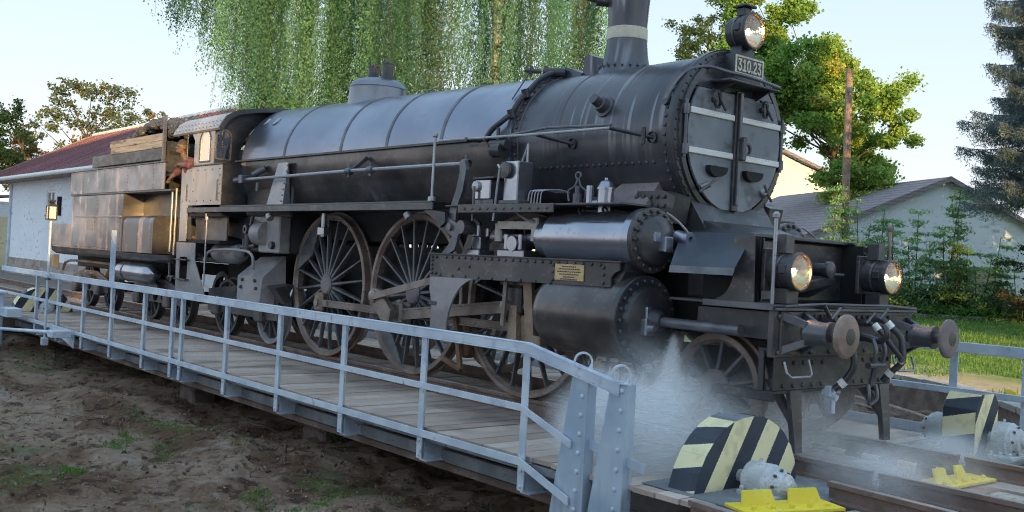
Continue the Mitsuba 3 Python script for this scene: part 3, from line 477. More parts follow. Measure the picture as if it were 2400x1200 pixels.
# pumps and lubricators on the near front board
pm = part(L, 'lubricator_pump', bx(2.44, 2.68, -1.38, -1.16, 2.19, 2.66, .012), 'mat_casing')
part(pm, 'pump_wheel', lathe([(0, .05), (.02, .09), (.05, .09), (.06, .04), (.06, 0)], (2.50, -1.38, 2.56), (0, -1, 0), 20), 'mat_frame')
part(pm, 'base', bx(2.40, 2.74, -1.41, -1.12, 2.187, 2.23, .008), 'mat_frame'); part(pm, 'crank', tube([(2.38, -1.42, 2.62), (2.44, -1.44, 2.58), (2.40, -1.43, 2.40), (2.36, -1.42, 2.12), (2.34, -1.42, 2.0)], .014), 'mat_brightpipe')
pm = part(L, 'lubricator', bx(1.88, 2.16, -1.34, -1.12, 2.25, 2.48, .012), 'mat_casing')
part(pm, 'lid', bx(1.86, 2.24, -1.36, -1.10, 2.483, 2.505, .006), 'mat_black'); part(pm, 'ratchet', lathe([(0, .06), (.03, .06), (.04, .03), (.04, 0)], (1.92, -1.34, 2.40), (0, -1, 0), 18), 'mat_brightpipe')
part(pm, 'legs', cat([cyl((1.92, -1.38, 2.0), (1.92, -1.38, 2.40), .016), bx(1.86, 2.2, -1.32, -1.14, 2.187, 2.25)]), 'mat_pipe')
part(L, 'lubricator_pipework', cat([tube(curve([(2.72 + .05 * i, -1.25, 2.19), (2.73 + .05 * i, -1.24, 2.33), (2.80 + .05 * i, -1.1, 2.36), (2.86 + .05 * i, -.95, 2.34)], 12), .008, 6) for i in range(5)]), 'mat_brightpipe')
part(L, 'valve_cage', cat([cyl((3.44, -1.2, 2.19), (3.44, -1.2, 2.30), .05), cyl((3.44, -1.2, 2.30), (3.44, -1.2, 2.38), .032), tube(curve([(3.36, -1.24, 2.22), (3.34, -1.24, 2.32), (3.42, -1.22, 2.38), (3.44, -1.2, 2.46), (3.48, -1.2, 2.38), (3.54, -1.18, 2.32), (3.52, -1.18, 2.22)], 24), .012, 6), lathe([(-.01, .03), (-.01, .042), (.01, .042), (.01, .03), (-.01, .03)], (3.44, -1.2, 2.49), (0, 1, 0), 16)]), 'mat_pipe')
part(L, 'air_valve', cat([cyl((3.78, -1.13, 2.10), (3.78, -1.13, 2.34), .085), lathe([(2.34, .095), (2.36, .095), (2.37, .085), (2.42, .06), (2.44, .02), (2.46, .02), (2.46, 0)], (3.78, -1.13, 0), (0, 0, 1), 24), cyl((3.60, -1.18, 2.16), (3.60, -1.18, 2.38), .04), cyl((3.60, -1.15, 2.20), (3.78, -1.13, 2.20), .045)]), 'mat_casing')
# ------------------------------------------------------------------ front end of the locomotive
part(L, 'front_platform', bx(4.75, 5.90, -1.20, 1.20, 1.285, 1.31, .005), 'mat_black')
part(L, 'inside_cylinder_cover', bx(4.55, 5.26, -.72, .95, 1.315, 1.90, .02), 'mat_frame')
part(L, 'cover_lip', bx(4.50, 5.34, -.80, 1.02, 1.905, 1.945, .008), 'mat_black')
for y in (-.62, .98): part(L, 'cover_cheek', bx(4.9, 5.36, y - .012, y + .012, 1.315, 1.90, .004), 'mat_black')
part(L, 'smokebox_apron', hull([(4.42, -.62, 1.95), (4.42, .62, 1.95), (5.0, -.62, 1.95), (5.0, .62, 1.95), (4.42, -.55, 2.12), (4.42, .55, 2.12)]), 'mat_black')
part(L, 'tail_rod_tube', cat([cyl((5.26, .02, 1.64), (5.66, .02, 1.64), .062), lathe([(0, .062), (.01, .08), (.05, .08), (.06, .05), (.06, 0)], (5.62, .02, 1.64), (1, 0, 0), 24)]), 'mat_black')
part(L, 'link_arm', hull([(5.27, -.1, 1.36), (5.27, .3, 1.36), (5.6, .12, 1.50), (5.6, .2, 1.50), (5.27, -.1, 1.44), (5.27, .3, 1.44)]), 'mat_black')
part(L, 'grab_loop', tube(curve([(5.55, -.35, 1.31), (5.55, -.35, 1.5), (5.58, -.1, 1.53), (5.6, .15, 1.60), (5.6, .35, 1.60)], 20), .013), 'mat_pipe')
for s in (-1, 1):
    q = [(4.55, s * .84, 1.935), (5.40, s * .84, 1.935), (5.58, s * 1.34, 1.61), (4.86, s * 1.34, 1.61)]
    part(L, 'slope_plate', hull(q + [(a, b, c - .014) for a, b, c in q]), 'mat_slope', 20, label='smooth sloping deflector plate behind the lamps')
    part(L, 'slope_lip', hull([(4.86, s * 1.345, 1.605), (5.58, s * 1.345, 1.605), (4.86, s * 1.36, 1.54), (5.58, s * 1.36, 1.54), (4.86, s * 1.33, 1.605), (5.58, s * 1.33, 1.605)]), 'mat_pipe')
    part(L, 'slope_support', bx(4.88, 5.5, s * .86, s * .88, 1.30, 1.90), 'mat_dark')
    gp = [(5.36, 1.90), (5.58, 1.90), (5.60, 1.31), (5.18, 1.31)] + [(5.18 + .20 * math.sin(t), 1.33 + .30 * (1 - math.cos(t))) for t in np.linspace(.1, PI / 2, 8)]
    part(L, 'gusset_plate', ext(Polygon(gp).buffer(0), s * 1.06, s * 1.075, 'xz'), 'mat_frame', 20)
    part(L, 'platform_edge', bx(5.15, 5.90, s * 1.20, s * 1.215, 1.262, 1.32, .004), 'mat_pipe')
    # platform stanchion with ball top
    part(L, 'platform_stanchion', cat([cyl((5.72, s * .97, 1.0), (5.72, s * .97, 2.09), .018), lathe([(0, .02), (.01, .032), (.04, .034), (.06, .015), (.06, 0)], (5.72, s * .97, 2.06), (0, 0, 1), 14)]), 'mat_brightpipe' if s < 0 else 'mat_rod')
def headlamp(y, x1, z, r, L_, lab, foot, lit):
    h = part(L, 'headlamp', lathe([(-L_, 0), (-L_, r * .86), (-L_ + .02, r * .92), (-.06, r * .95), (-.055, r * 1.03), (-.005, r * 1.06), (.008, r * 1.03), (.010, r * .95), (-.012, r * .93)], (x1, y, z), (1, 0, 0), 56), 'mat_black', 28, label=lab)
    bowl = [(-.012 - (1 - (t) ** 2) * .13, r * .93 * t) for t in np.linspace(1, .04, 18)]
    part(h, 'reflector', lathe(bowl, (x1, y, z), (1, 0, 0), 56), 'mat_mirror', True, label='bright bowl reflector glowing warm in its upper half')
    k = part(h, 'bulb', trimesh.creation.icosphere(2, .021).apply_translation((x1 - .075, y, z + .012)), 'mat_white', True)
    scene[k]['emitter'] = {'type': 'area', 'radiance': rgb(lit * 1.0, lit * .5, lit * .18)}
    part(h, 'lens', lathe([(.004, 0), (.0, r * .5), (-.011, r * .93)], (x1, y, z), (1, 0, 0), 40), 'mat_glass', True)
    part(h, 'hinge', bx(x1 - .12, x1 - .04, y - r * 1.10, y - r * .98, z - .02, z + .06, .008), 'mat_black')
    part(h, 'body_band', lathe([(-.155, r * .955), (-.155, r * .985), (-.135, r * .985), (-.135, r * .955)], (x1, y, z), (1, 0, 0), 48), 'mat_pipe')
    for f in foot: part(h, *f)
for s in (-1, 1):
    y = s * .78
    headlamp(y, 5.87, 1.60, .165, .27, 'front headlamp by the platform edge nearer the camera' if s < 0 else 'front headlamp on the farther side of the buffer beam',
             [('lamp_chimney', bx(5.63, 5.75, y - .07, y + .07, 1.755, 1.93, .01), 'mat_black'), ('back_plate', bx(5.56, 5.60, y - .15, y + .15, 1.42, 1.80, .008), 'mat_frame'),
              ('lamp_foot', bx(5.64, 5.80, y - .09, y + .09, 1.312, 1.45, .008), 'mat_frame')], 90)
headlamp(0.0, 4.66, 4.05, .180, .25, 'headlamp above the number plate',
         [('lamp_chimney', cat([bx(4.47, 4.58, -.06, .06, 4.21, 4.30, .01), bx(4.44, 4.62, -.09, .09, 4.30, 4.325, .006)]), 'mat_black'), ('lamp_foot', hull([(4.46, -.08, 3.90), (4.58, -.08, 3.90), (4.46, .08, 3.90), (4.58, .08, 3.90), (4.42, -.12, 3.80), (4.598, -.12, 3.80), (4.42, .12, 3.80), (4.598, .12, 3.80)]), 'mat_black')], 90)
bb = part(L, 'buffer_beam', bx(5.83, 5.885, -1.17, 1.17, .86, 1.262, .006), 'mat_frame')
bl = [(5.885, y, z) for y in (-1.1, -.95, -.55, -.45, -.35, -.25, -.15, 0, .15, .25, .35, .5, .95, 1.1) for z in (1.21,)] + [(5.885, y, .90) for y in (-1.1, -.9, -.6, -.3, .3, .6, .9, 1.1)]
part(bb, 'beam_bolts', bolts(bl, (1, 0, 0), .024, .024), 'mat_frame', kind='stuff')
part(bb, 'top_angle', bx(5.80, 5.93, -1.19, 1.19, 1.263, 1.284, .004), 'mat_pipe')
fl = part(L, 'lower_front_plate', bx(5.80, 5.825, -1.02, .92, .56, .855, .004), 'mat_frame')
part(fl, 'plate_bolts', bolts([(5.825, y, z) for y in (-.9, -.75, -.6, -.45, -.3, .25, .4, .55, .7, .85) for z in (.60, .80)], (1, 0, 0), .022, .02), 'mat_frame', kind='stuff')
part(fl, 'bottom_angle', bx(5.74, 5.84, -1.04, .95, .535, .558, .004), 'mat_black')
for s, zb, hm in ((-1, 1.085, 'mat_tyre'), (1, 1.05, 'mat_hub')):
    y = s * .89
    bf = part(L, 'buffer', lathe([(6.02, .085), (6.06, .115), (6.20, .098), (6.25, .095), (6.25, .110), (6.28, .110), (6.28, .055), (6.40, .055), (6.40, 0)], (0, y, zb), (1, 0, 0), 32), 'mat_pipe', 28, label='buffer with a round rust-brown head' if s < 0 else 'buffer with a round dull grey head')
    part(bf, 'buffer_head', lathe([(6.385, 0), (6.385, .17), (6.395, .184), (6.415, .184), (6.43, .165), (6.44, .08), (6.442, 0)], (0, y, zb), (1, 0, 0), 48), hm, 30)
    part(bf, 'wear_spot', lathe([(.0, 0), (.0, .07), (.003, .064), (.003, 0)], (6.4415, y + .01, zb + .0), (1, 0, 0), 28), 'mat_frame', 30)
    part(bf, 'base_plate', bx(5.886, 5.91, y - .20, y + .20, zb - .20, min(zb + .18, 1.258), .006), 'mat_frame')
    for dy in (-.15, .15):
        for dz_ in (-.16, .13):
            part(bf, 'buffer_arm', hull([(5.911, y + dy - .03, zb + dz_ - .035), (5.911, y + dy + .03, zb + dz_ - .035), (5.911, y + dy - .03, zb + dz_ + .035), (5.911, y + dy + .03, zb + dz_ + .035), (6.08, y + dy * .5 - .03, zb + dz_ * .5 - .03), (6.08, y + dy * .5 + .03, zb + dz_ * .5 - .03), (6.08, y + dy * .5 - .03, zb + dz_ * .5 + .03), (6.08, y + dy * .5 + .03, zb + dz_ * .5 + .03)]), 'mat_pipe', 40)
    part(L, 'rail_guard', hull([(5.82, s * .75 - .09, .56), (5.86, s * .75 - .09, .56), (5.82, s * .75 + .09, .56), (5.86, s * .75 + .09, .56), (5.86, s * .75 - .05, .02), (5.92, s * .75 - .05, .02), (5.86, s * .75 + .05, .02), (5.92, s * .75 + .05, .02)]), 'mat_frame')
    part(L, 'guard_brace', hull([(5.5, s * .70 - .02, .62), (5.6, s * .70 - .02, .62), (5.5, s * .70 + .02, .62), (5.6, s * .70 + .02, .62), (5.84, s * .75 - .02, .30), (5.88, s * .75 + .02, .30), (5.84, s * .75 + .02, .18), (5.88, s * .75 - .02, .18)]), 'mat_black')
    part(L, 'bogie_arm', cat([bx(5.10, 5.78, s * .93, s * .97, .455, .545, .008), bx(5.60, 5.66, s * .93, s * .96, .50, .90, .006), bx(5.58, 5.82, s * .86, s * .94, .86, .92, .006)]), 'mat_frame')
    part(L, 'shunter_stirrup', tube([(5.95, s * 1.08, .83), (5.98, s * 1.08, .74), (6.0, s * 1.04, .70), (6.0, s * .76, .70), (5.99, s * .72, .72), (5.95, s * .72, .84)], .011), 'mat_brightpipe')
part(L, 'side_sill', bx(4.95, 5.79, -1.02, -.98, 1.0, 1.24), 'mat_black')
part(L, 'bogie_frame', bx(4.4, 5.45, -.56, -.52, .5, .85), 'mat_dark'); part(L, 'bogie_frame', bx(4.4, 5.45, .52, .56, .5, .85), 'mat_dark')
# coupling and brake hoses
hk = part(L, 'coupling_hook', cat([tube(curve([(5.88, 0, 1.04), (6.06, 0, 1.04), (6.20, 0, 1.02), (6.28, 0, 1.08), (6.24, 0, 1.16)], 16), np.linspace(.045, .025, 16), 10), bx(5.886, 5.93, -.11, .11, .92, 1.16, .008)]), 'mat_black')
part(hk, 'screw_coupling', cat([tube(curve([(6.18, -.07, 1.04), (6.22, -.08, .92), (6.18, -.07, .80)], 14), .019), tube(curve([(6.18, .07, 1.04), (6.22, .08, .92), (6.18, .07, .80)], 14), .019), cyl((6.18, -.13, .80), (6.18, .13, .80), .03), tube([(6.18, 0, .80), (6.15, 0, .62)], .03), tube(curve([(6.15, -.06, .62), (6.17, -.07, .50), (6.14, 0, .44), (6.17, .07, .50), (6.15, .06, .62)], 18), .018)]), 'mat_pipe')
def hose(y0, z0, pts, r=.03):
    h = part(L, 'brake_hose', tube(curve(pts, 26), r, 12), 'mat_black')
    part(h, 'collar', cat([lathe([(-.035, r * 1.35), (.035, r * 1.35)], pts[1], np.subtract(pts[2], pts[1]), 14)]), 'mat_white')
    part(h, 'lower_collar', lathe([(-.03, r * 1.35), (.03, r * 1.35)], pts[-2], np.subtract(pts[-1], pts[-2]), 14), 'mat_white')
    part(h, 'cock', cat([cyl((5.87, y0, z0), (pts[0][0], pts[0][1], pts[0][2]), .035), tube([(pts[0][0], pts[0][1] - .05, pts[0][2]), (pts[0][0] + .02, pts[0][1] + .06, pts[0][2] + .10)], .014)]), 'mat_pipe')
hose(-.42, 1.20, [(6.0, -.42, 1.20), (6.05, -.40, 1.14), (6.12, -.34, 1.02), (6.16, -.33, .82), (6.08, -.37, .64), (6.02, -.40, .58)])
hose(.40, 1.20, [(6.0, .40, 1.20), (6.06, .42, 1.15), (6.16, .48, 1.02), (6.18, .48, .84), (6.08, .44, .70), (6.02, .42, .62)])
hose(.22, 1.16, [(5.98, .20, 1.16), (6.06, .20, 1.13), (6.18, .22, 1.0), (6.24, .30, .88), (6.2, .40, .84), (6.14, .44, .86)], .024)
part(L, 'hose_coupling', cat([bx(5.93, 6.0, -.42, -.34, .50, .60, .01), cyl((5.90, -.38, .54), (6.04, -.38, .50), .03), cyl((6.0, -.38, .55), (6.0, -.38, .36), .022)]), 'mat_galv')
part(L, 'uncoupling_rod', cat([tube([(5.95, -1.12, 1.30), (5.97, -.6, 1.325), (5.97, .6, 1.325), (5.95, 1.12, 1.30)], .014), tube([(5.97, -.55, 1.325), (5.99, -.48, 1.22)], .02), cyl((5.93, -.52, 1.31), (5.93, -.20, 1.31), .03)]), 'mat_black')
# ------------------------------------------------------------------ cab
low = Polygon([(-6.55, 2.93), (-4.84, 2.93), (-4.84, 2.255), (-6.22, 2.255), (-6.22, 1.62), (-6.52, 1.62)])
for s in (-1, 1):
    c = part(L, 'cab_side', ext(low, s * 1.435, s * 1.45, 'xz'), 'mat_cab', 20, label='weathered lower cab side catching warm light')
    part(c, 'top_rail', bx(-6.62, -4.80, s * 1.40, s * 1.475, 2.93, 2.955, .005), 'mat_black')
    part(c, 'side_rivets', bolts([(x, s * 1.45, z) for x in np.arange(-6.42, -4.9, .3) for z in (2.86, 2.33)] + [(-4.9, s * 1.45, z) for z in (2.45, 2.6, 2.75)] + [(-6.0, s * 1.45, z) for z in (2.5, 2.7)], (0, s, 0), .013, .01), 'mat_black', kind='stuff')
    part(c, 'edge_strip', bx(-6.28, -6.24, s * 1.451, s * 1.462, 2.33, 2.62), 'mat_black'); part(c, 'edge_strip', bx(-5.00, -4.95, s * 1.451, s * 1.462, 2.33, 2.68), 'mat_pipe')
    up = Polygon([(-6.08, 2.956), (-5.24, 2.956), (-5.24, 3.60), (-6.62, 3.60), (-6.62, 3.52), (-6.2, 3.52), (-6.08, 3.40)])
    win = unary_union([sbox(-5.82, 3.02, -5.40, 3.34), Point(-5.61, 3.34).buffer(.21)])
    cu = part(L, 'cab_upper_side', ext(up.difference(win), s * 1.415, s * 1.43, 'xz'), 'mat_cab', 20)
    rim = win.buffer(.03).difference(win)
    part(cu, 'window_frame', ext(rim, s * 1.43, s * 1.442, 'xz'), 'mat_black', 20)
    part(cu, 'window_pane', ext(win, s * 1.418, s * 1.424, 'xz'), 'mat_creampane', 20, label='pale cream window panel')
    part(cu, 'handrail', cyl((-6.32, s * 1.46, 2.95), (-6.32, s * 1.46, 3.52), .016), 'mat_black')
fw = Polygon([(-1.43, 2.956), (1.43, 2.956), (1.43, 3.60), (1.30, 3.76), (1.08, 3.86), (.8, 3.92), (.36, 3.98), (-.36, 3.98), (-.8, 3.92), (-1.08, 3.86), (-1.30, 3.76), (-1.43, 3.60)])
wins = [unary_union([sbox(s * 1.27 - .12, 3.06, s * 1.27 + .12, 3.42), Point(s * 1.27, 3.42).buffer(.12)]) for s in (-1, 1)]
fwall = part(L, 'cab_front', ext(fw.difference(unary_union(wins)).difference(Point(0, ZB).buffer(1.0)), -5.254, -5.24, 'yz'), 'mat_black', 20)
for wq in wins:
    part(fwall, 'window_frame', ext(wq.buffer(.025).difference(wq), -5.24, -5.225, 'yz'), 'mat_pipe', 20)
    part(fwall, 'mullion', bx(-5.25, -5.235, wq.centroid.x - .012, wq.centroid.x + .012, 3.06, 3.52), 'mat_black')
    part(fwall, 'window_pane', ext(wq, -5.249, -5.246, 'yz'), 'mat_glass', False)
for s in (-1, 1): part(L, 'cab_front_lower', bx(-4.855, -4.842, s * 1.00, s * 1.434, 2.256, 2.93), 'mat_black'); part(L, 'cab_shelf', bx(-5.25, -4.84, s * 1.0, s * 1.40, 2.93, 2.945), 'mat_black')
arc = [(-1.47, 3.55), (-1.45, 3.60), (-1.36, 3.745), (-1.25, 3.82), (-1.13, 3.875), (-.82, 3.945), (-.38, 4.01), (0, 4.03)]; arc = arc + [(-a, b) for a, b in arc[-2::-1]]
rf = part(L, 'cab_roof', ext(Polygon(arc + [(a * .985, b - .03) for a, b in arc[::-1]]), -7.0, -5.0, 'yz'), 'mat_cab', 30, label='curved grey cab roof')
part(rf, 'front_edge', ext(Polygon([(a * 1.004, b + .012) for a, b in arc] + [(a * .97, b - .06) for a, b in arc[::-1]]), -5.0, -4.955, 'yz'), 'mat_black', 30)
part(rf, 'roof_rivets', bolts([(x, -1.41, 3.69) for x in np.arange(-6.9, -5.1, .15)] + [(x, -1.455, 3.60) for x in np.arange(-6.9, -5.1, .15)], (0, -.9, .45), .014, .01), 'mat_casing', kind='stuff')
part(L, 'cab_floor', bx(-6.6, -4.9, -1.40, 1.40, 1.60, 1.66), 'mat_dark')
part(L, 'backhead', lathe([(-5.02, 0), (-5.02, .9), (-4.9, .95)], (0, 0, 2.75), (1, 0, 0), 40), 'mat_dark')
sp = Polygon([(-6.74, 1.60), (-5.9, 1.60), (-5.89, 1.29), (-5.42, .76), (-5.42, .70), (-6.70, .70)]).difference(sbox(-6.52, .96, -6.24, 1.30).buffer(.04))
part(L, 'footstep_plate', ext(sp, -1.40, -1.385, 'xz'), 'mat_dust', 20); part(L, 'footstep_plate', ext(sp, 1.385, 1.40, 'xz'), 'mat_dust', 20)
for s in (-1, 1): part(L, 'cab_step', bx(-6.6, -6.1, s * 1.2, s * 1.48, .93, .955, .004), 'mat_black'); part(L, 'cab_step', bx(-6.6, -6.1, s * 1.2, s * 1.48, 1.28, 1.305, .004), 'mat_black')
# under the cab: drums, ashpan, pipes
for s in (-1, 1):
    part(L, 'cab_underframe', bx(-6.3, -4.86, s * .9, s * 1.42, 2.06, 2.125), 'mat_dark')
    part(L, 'added_skirt', bx(-6.2, -4.9, s * 1.25, s * 1.28, 1.66, 2.055), 'mat_frame')  # plate added to cover the sunlit gap and keep it dark
    part(L, 'air_drum', lathe([(-5.85, 0), (-5.82, .10), (-5.75, .16), (-5.62, .185), (-4.95, .185), (-4.85, .14), (-4.80, .0)], (0, s * 1.02, 1.46), (1, 0, 0), 36), 'mat_dust', 35)
    part(L, 'firebox_skirt', hull([(-5.6, s * 1.0, 2.08), (-4.0, s * 1.02, 2.08), (-5.6, s * 1.02, 1.78), (-3.95, s * 1.1, 1.62), (-5.6, s * .98, 2.08), (-3.95, s * .98, 1.62)]), 'mat_casing')
    part(L, 'injector_box', bx(-3.86, -3.16, s * 1.0, s * 1.2, 1.50, 2.08, .02), 'mat_dust')
    part(L, 'injector_drum', lathe([(-3.98, 0), (-3.98, .16), (-3.93, .19), (-3.6, .19), (-3.58, 0)], (0, s * 1.16, 1.80), (1, 0, 0), 30), 'mat_dust', 30); part(L, 'injector_cap', cyl((-3.34, s * 1.16, 1.62), (-3.34, s * 1.26, 1.62), .06), 'mat_black')
    part(L, 'injector', cat([cyl((-4.35, s * 1.2, 1.42), (-4.35, s * 1.2, 1.70), .045), cyl((-4.2, s * 1.22, 1.5), (-4.2, s * 1.22, 1.82), .05), cyl((-4.45, s * 1.2, 1.56), (-3.95, s * 1.2, 1.60), .04), lathe([(-.03, .075), (.03, .075), (.03, .03)], (-4.2, s * 1.26, 1.86), (0, s, 0), 16), tube([(-4.3, s * 1.2, 1.7), (-4.12, s * 1.22, 1.9), (-4.1, s * 1.2, 2.08)], .028)]), 'mat_black')
    ap = part(L, 'ashpan', hull([(-4.55, s * 1.20, 1.10), (-3.65, s * 1.20, 1.10), (-4.55, s * 1.20, .68), (-3.72, s * 1.20, .68), (-4.45, s * .86, 1.42), (-3.55, s * .86, 1.46), (-4.5, s * .80, .68), (-3.6, s * .80, .68)]), 'mat_dust', 20, label='pale dusty ashpan box')
    part(ap, 'ashpan_bolts', bolts([(-4.4, s * 1.205, .92), (-3.85, s * 1.205, .92), (-4.35, s * 1.205, 1.04), (-3.9, s * 1.205, 1.04)], (0, s, 0), .03, .03), 'mat_black', kind='stuff')
    part(L, 'ashpan_tray', hull([(-3.5, s * .9, 1.02), (-2.9 - .25, s * .9, 1.02), (-3.5, s * 1.2, .98), (-3.2, s * 1.2, .96), (-3.45, s * 1.0, .72), (-3.25, s * 1.0, .72)]), 'mat_frame')
    part(L, 'drain_pipe_vertical', cat([cyl((-5.45, s * 1.40, .86), (-5.45, s * 1.40, 2.10), .014), cyl((-5.45, s * 1.40, 2.0), (-5.45, s * 1.40, 2.11), .035)]), 'mat_brightpipe')
    part(L, 'injector_pipe', tube(curve([(-5.52, s * 1.38, 1.30), (-5.44, s * 1.36, 1.44), (-5.2, s * 1.33, 1.50), (-4.6, s * 1.3, 1.52), (-4.05, s * 1.28, 1.50), (-3.85, s * 1.28, 1.38), (-3.86, s * 1.26, 1.22)], 30), .024), 'mat_dust')
    part(L, 'trailing_frame', ext(Polygon([(-6.2, .42), (-3.5, .42), (-3.5, .80), (-4.6, .95), (-6.2, .80)]), s * .95, s * .98, 'xz'), 'mat_frame')
    for x in (XT1, XT2): part(L, 'axle_box', bx(x - .14, x + .14, s * .93, s * 1.06, .36, .64, .03), 'mat_frame')
    part(L, 'brake_hanger', cat([bar((1.1, s * .95, 1.0), (1.28, s * .95, .22), .07, .04, up=(1, 0, 0)), bar((1.28, s * .95, .22), (.9, s * .95, .32), .06, .04), bx(1.16, 1.30, s * .72, s * .9, .35, .9, .04)]), 'mat_rust')
    part(L, 'sand_pipe', tube(curve([(3.0, s * .85, 1.3), (3.15, s * .82, .8), (3.35, s * .78, .3), (3.3, s * .76, .06)], 14), .02), 'mat_black')
    part(L, 'oil_cup', cat([cyl((-1.88, s * 1.15, 1.78), (-1.88, s * 1.15, 2.12), .04), bx(-1.98, -1.8, s * 1.1, s * 1.2, 1.80, 1.92, .01), tube([(-1.7, s * 1.12, 2.03), (-1.45, s * 1.05, 2.02)], .012)]), 'mat_casing')

# ================================================================== TENDER
N = thing('tender', 'rust-streaked riveted tender behind the cab with timber coal boards', 'tender')
part(N, 'tank_lower', bx(-12.75, -9.38, -1.50, 1.50, 1.345, 2.52, .012), 'mat_tender', label='lower tank side with rust streaks')
part(N, 'tank_narrow', bx(-9.38, -6.92, -1.08, 1.08, 1.345, 2.58, .012), 'mat_black')  # black keeps the recess dark; its shade is put into the paint
part(N, 'tank_top_sheet', bx(-12.9, -6.9, -1.50, 1.50, 2.525, 2.56, .006), 'mat_black')
part(N, 'tank_rear', bx(-14.3, -12.75, -1.50, 1.50, 1.345, 1.92, .02), 'mat_tender')
for s in (-1, 1):
    up = part(N, 'upper_panel', bx(-12.92, -7.25, s * 1.47, s * 1.50, 2.562, 3.06, .006), 'mat_tender', label='upper side panel glowing orange in the low sun')
    part(up, 'panel_rivets', bolts([(x, s * 1.50, z) for x in (-12.8, -12.0, -10.6, -9.2, -7.8, -7.4) for z in np.arange(2.60, 3.05, .07)] + [(x, s * 1.50, 3.035) for x in np.arange(-12.8, -7.3, .16)], (0, s, 0), .013, .010), 'mat_tender', kind='stuff')
    part(up, 'top_angle', bx(-12.94, -7.23, s * 1.44, s * 1.515, 3.061, 3.085, .004), 'mat_black')
    part(N, 'side_rivets', bolts([(x, s * 1.50, z) for x in (-12.6, -11.0, -9.5) for z in np.arange(1.42, 2.5, .075)] + [(x, s * 1.50, 1.40) for x in np.arange(-14.2, -9.4, .12)] + [(-14.2, s * 1.5, z) for z in np.arange(1.42, 1.9, .075)] + [(x, s * 1.5, 2.06) for x in np.arange(-12.6, -9.4, .16)], (0, s, 0), .013, .010), 'mat_tender', kind='stuff')
    part(N, 'side_rail', bx(-12.4, -9.4, s * 1.50, s * 1.53, 2.05, 2.075, .004), 'mat_steel')
    part(N, 'side_plate', bx(-11.6, -11.1, s * 1.50, s * 1.512, 1.78, 2.0, .004), 'mat_dust')
    part(N, 'underside', lathe([(-14.25, 1.0), (-6.85, 1.0)], (0, 0, 0), (1, 0, 0), 4) if 0 else hull([(x, s * y, z) for x in (-14.2, -6.86) for y, z in ((1.50, 1.344), (1.47, 1.26), (1.38, 1.20), (1.2, 1.18), (.9, 1.344))]), 'mat_black')
    tb = [(1.08, 1.36), (1.50, 1.36), (1.50, 1.92)] + [(1.36 + .14 * math.cos(t), 1.94 + .14 * math.sin(t)) for t in np.linspace(.1, PI / 2, 8)] + [(1.08, 2.09)]
    b = part(N, 'toolbox', ext(Polygon([(s * a, z) for a, z in tb]), -9.30, -7.68, 'yz'), 'mat_tender', 30, label='round-topped toolbox low on the tender side')
    part(b, 'toolbox_rivets', bolts([(x, s * 1.50, z) for x in (-9.22, -8.5, -7.76) for z in np.arange(1.42, 1.9, .07)], (0, s, 0), .012, .01), 'mat_tender', kind='stuff')
    part(b, 'end_plate', ext(Polygon([(s * a * 1.0, z) for a, z in tb]), -7.68, -7.67, 'yz'), 'mat_black', 20)
    for i, (x0, x1, z0, z1, mt) in enumerate(((-11.26, -8.17, 3.56, 3.70, 'mat_greyboard'), (-11.2, -8.17, 3.425, 3.553, 'mat_greyboard'), (-12.36, -8.15, 3.19, 3.415, 'mat_coal'))):
        part(N, 'coal_board', hull([(x0, s * 1.18, z0), (x0, s * 1.22, z0), (x1, s * 1.18, z0), (x1, s * 1.22, z0), (x0 + (.9 if i == 2 else .05), s * 1.18, z1), (x0 + (.9 if i == 2 else .05), s * 1.22, z1), (x1, s * 1.18, z1), (x1, s * 1.22, z1)]), mt, 20)
    part(N, 'coal_bunker_side', bx(-12.6, -8.12, s * 1.05, s * 1.15, 2.56, 3.45), 'mat_black')
    part(N, 'board_post', bx(-8.16, -8.11, s * 1.17, s * 1.235, 3.06, 4.04, .004), 'mat_pipe')
    part(N, 'grab_rail', cyl((-7.0, s * 1.42, 1.42), (-7.0, s * 1.42, 2.55), .02), 'mat_brightpipe'); part(N, 'grab_rail', cyl((-6.86, s * 1.40, 1.36), (-6.86, s * 1.40, 2.58), .022), 'mat_steel')
    part(N, 'air_tank', lathe([(-9.98, 0), (-9.96, .09), (-9.88, .165), (-9.75, .19), (-8.3, .19), (-8.15, .165), (-8.07, .09), (-8.05, 0)], (0, s * 1.28, .96), (1, 0, 0), 36), 'mat_casing', 40, label='polished horizontal air tank')
    part(N, 'tank_strap', lathe([(-.03, .19), (-.03, .197), (.03, .197), (.03, .19)], (-9.4, s * 1.28, .96), (1, 0, 0), 30), 'mat_black')
    for xc in (-8.6, -12.7):
        part(N, 'bogie_side', ext(Polygon([(xc - 1.3, .40), (xc + 1.3, .40), (xc + 1.2, .72), (xc + .5, .86), (xc - .5, .86), (xc - 1.2, .72)]).difference(unary_union([Point(xc + d, .56).buffer(.14) for d in (-.42, 0, .42)])), s * 1.0, s * 1.04, 'xz'), 'mat_frame')
        for d in (-.8, .8): part(N, 'axle_box', bx(xc + d - .15, xc + d + .15, s * .98, s * 1.16, .33, .66, .03), 'mat_frame')
        part(N, 'leaf_spring', cat([bx(xc - .5 + .05 * i, xc + .5 - .05 * i, s * 1.05, s * 1.14, .66 + .022 * i, .68 + .022 * i) for i in range(6)]), 'mat_black')
        for d in (-.8, .8): make_wheel(N, 'tender_wheel', xc + d, .5, 10, s, hubr=.13, mats=('mat_frame', 'mat_spoke', 'mat_spoke'), seg=40)
    part(N, 'underframe', bx(-14.2, -6.95, s * .80, s * .88, .92, 1.18), 'mat_dark')
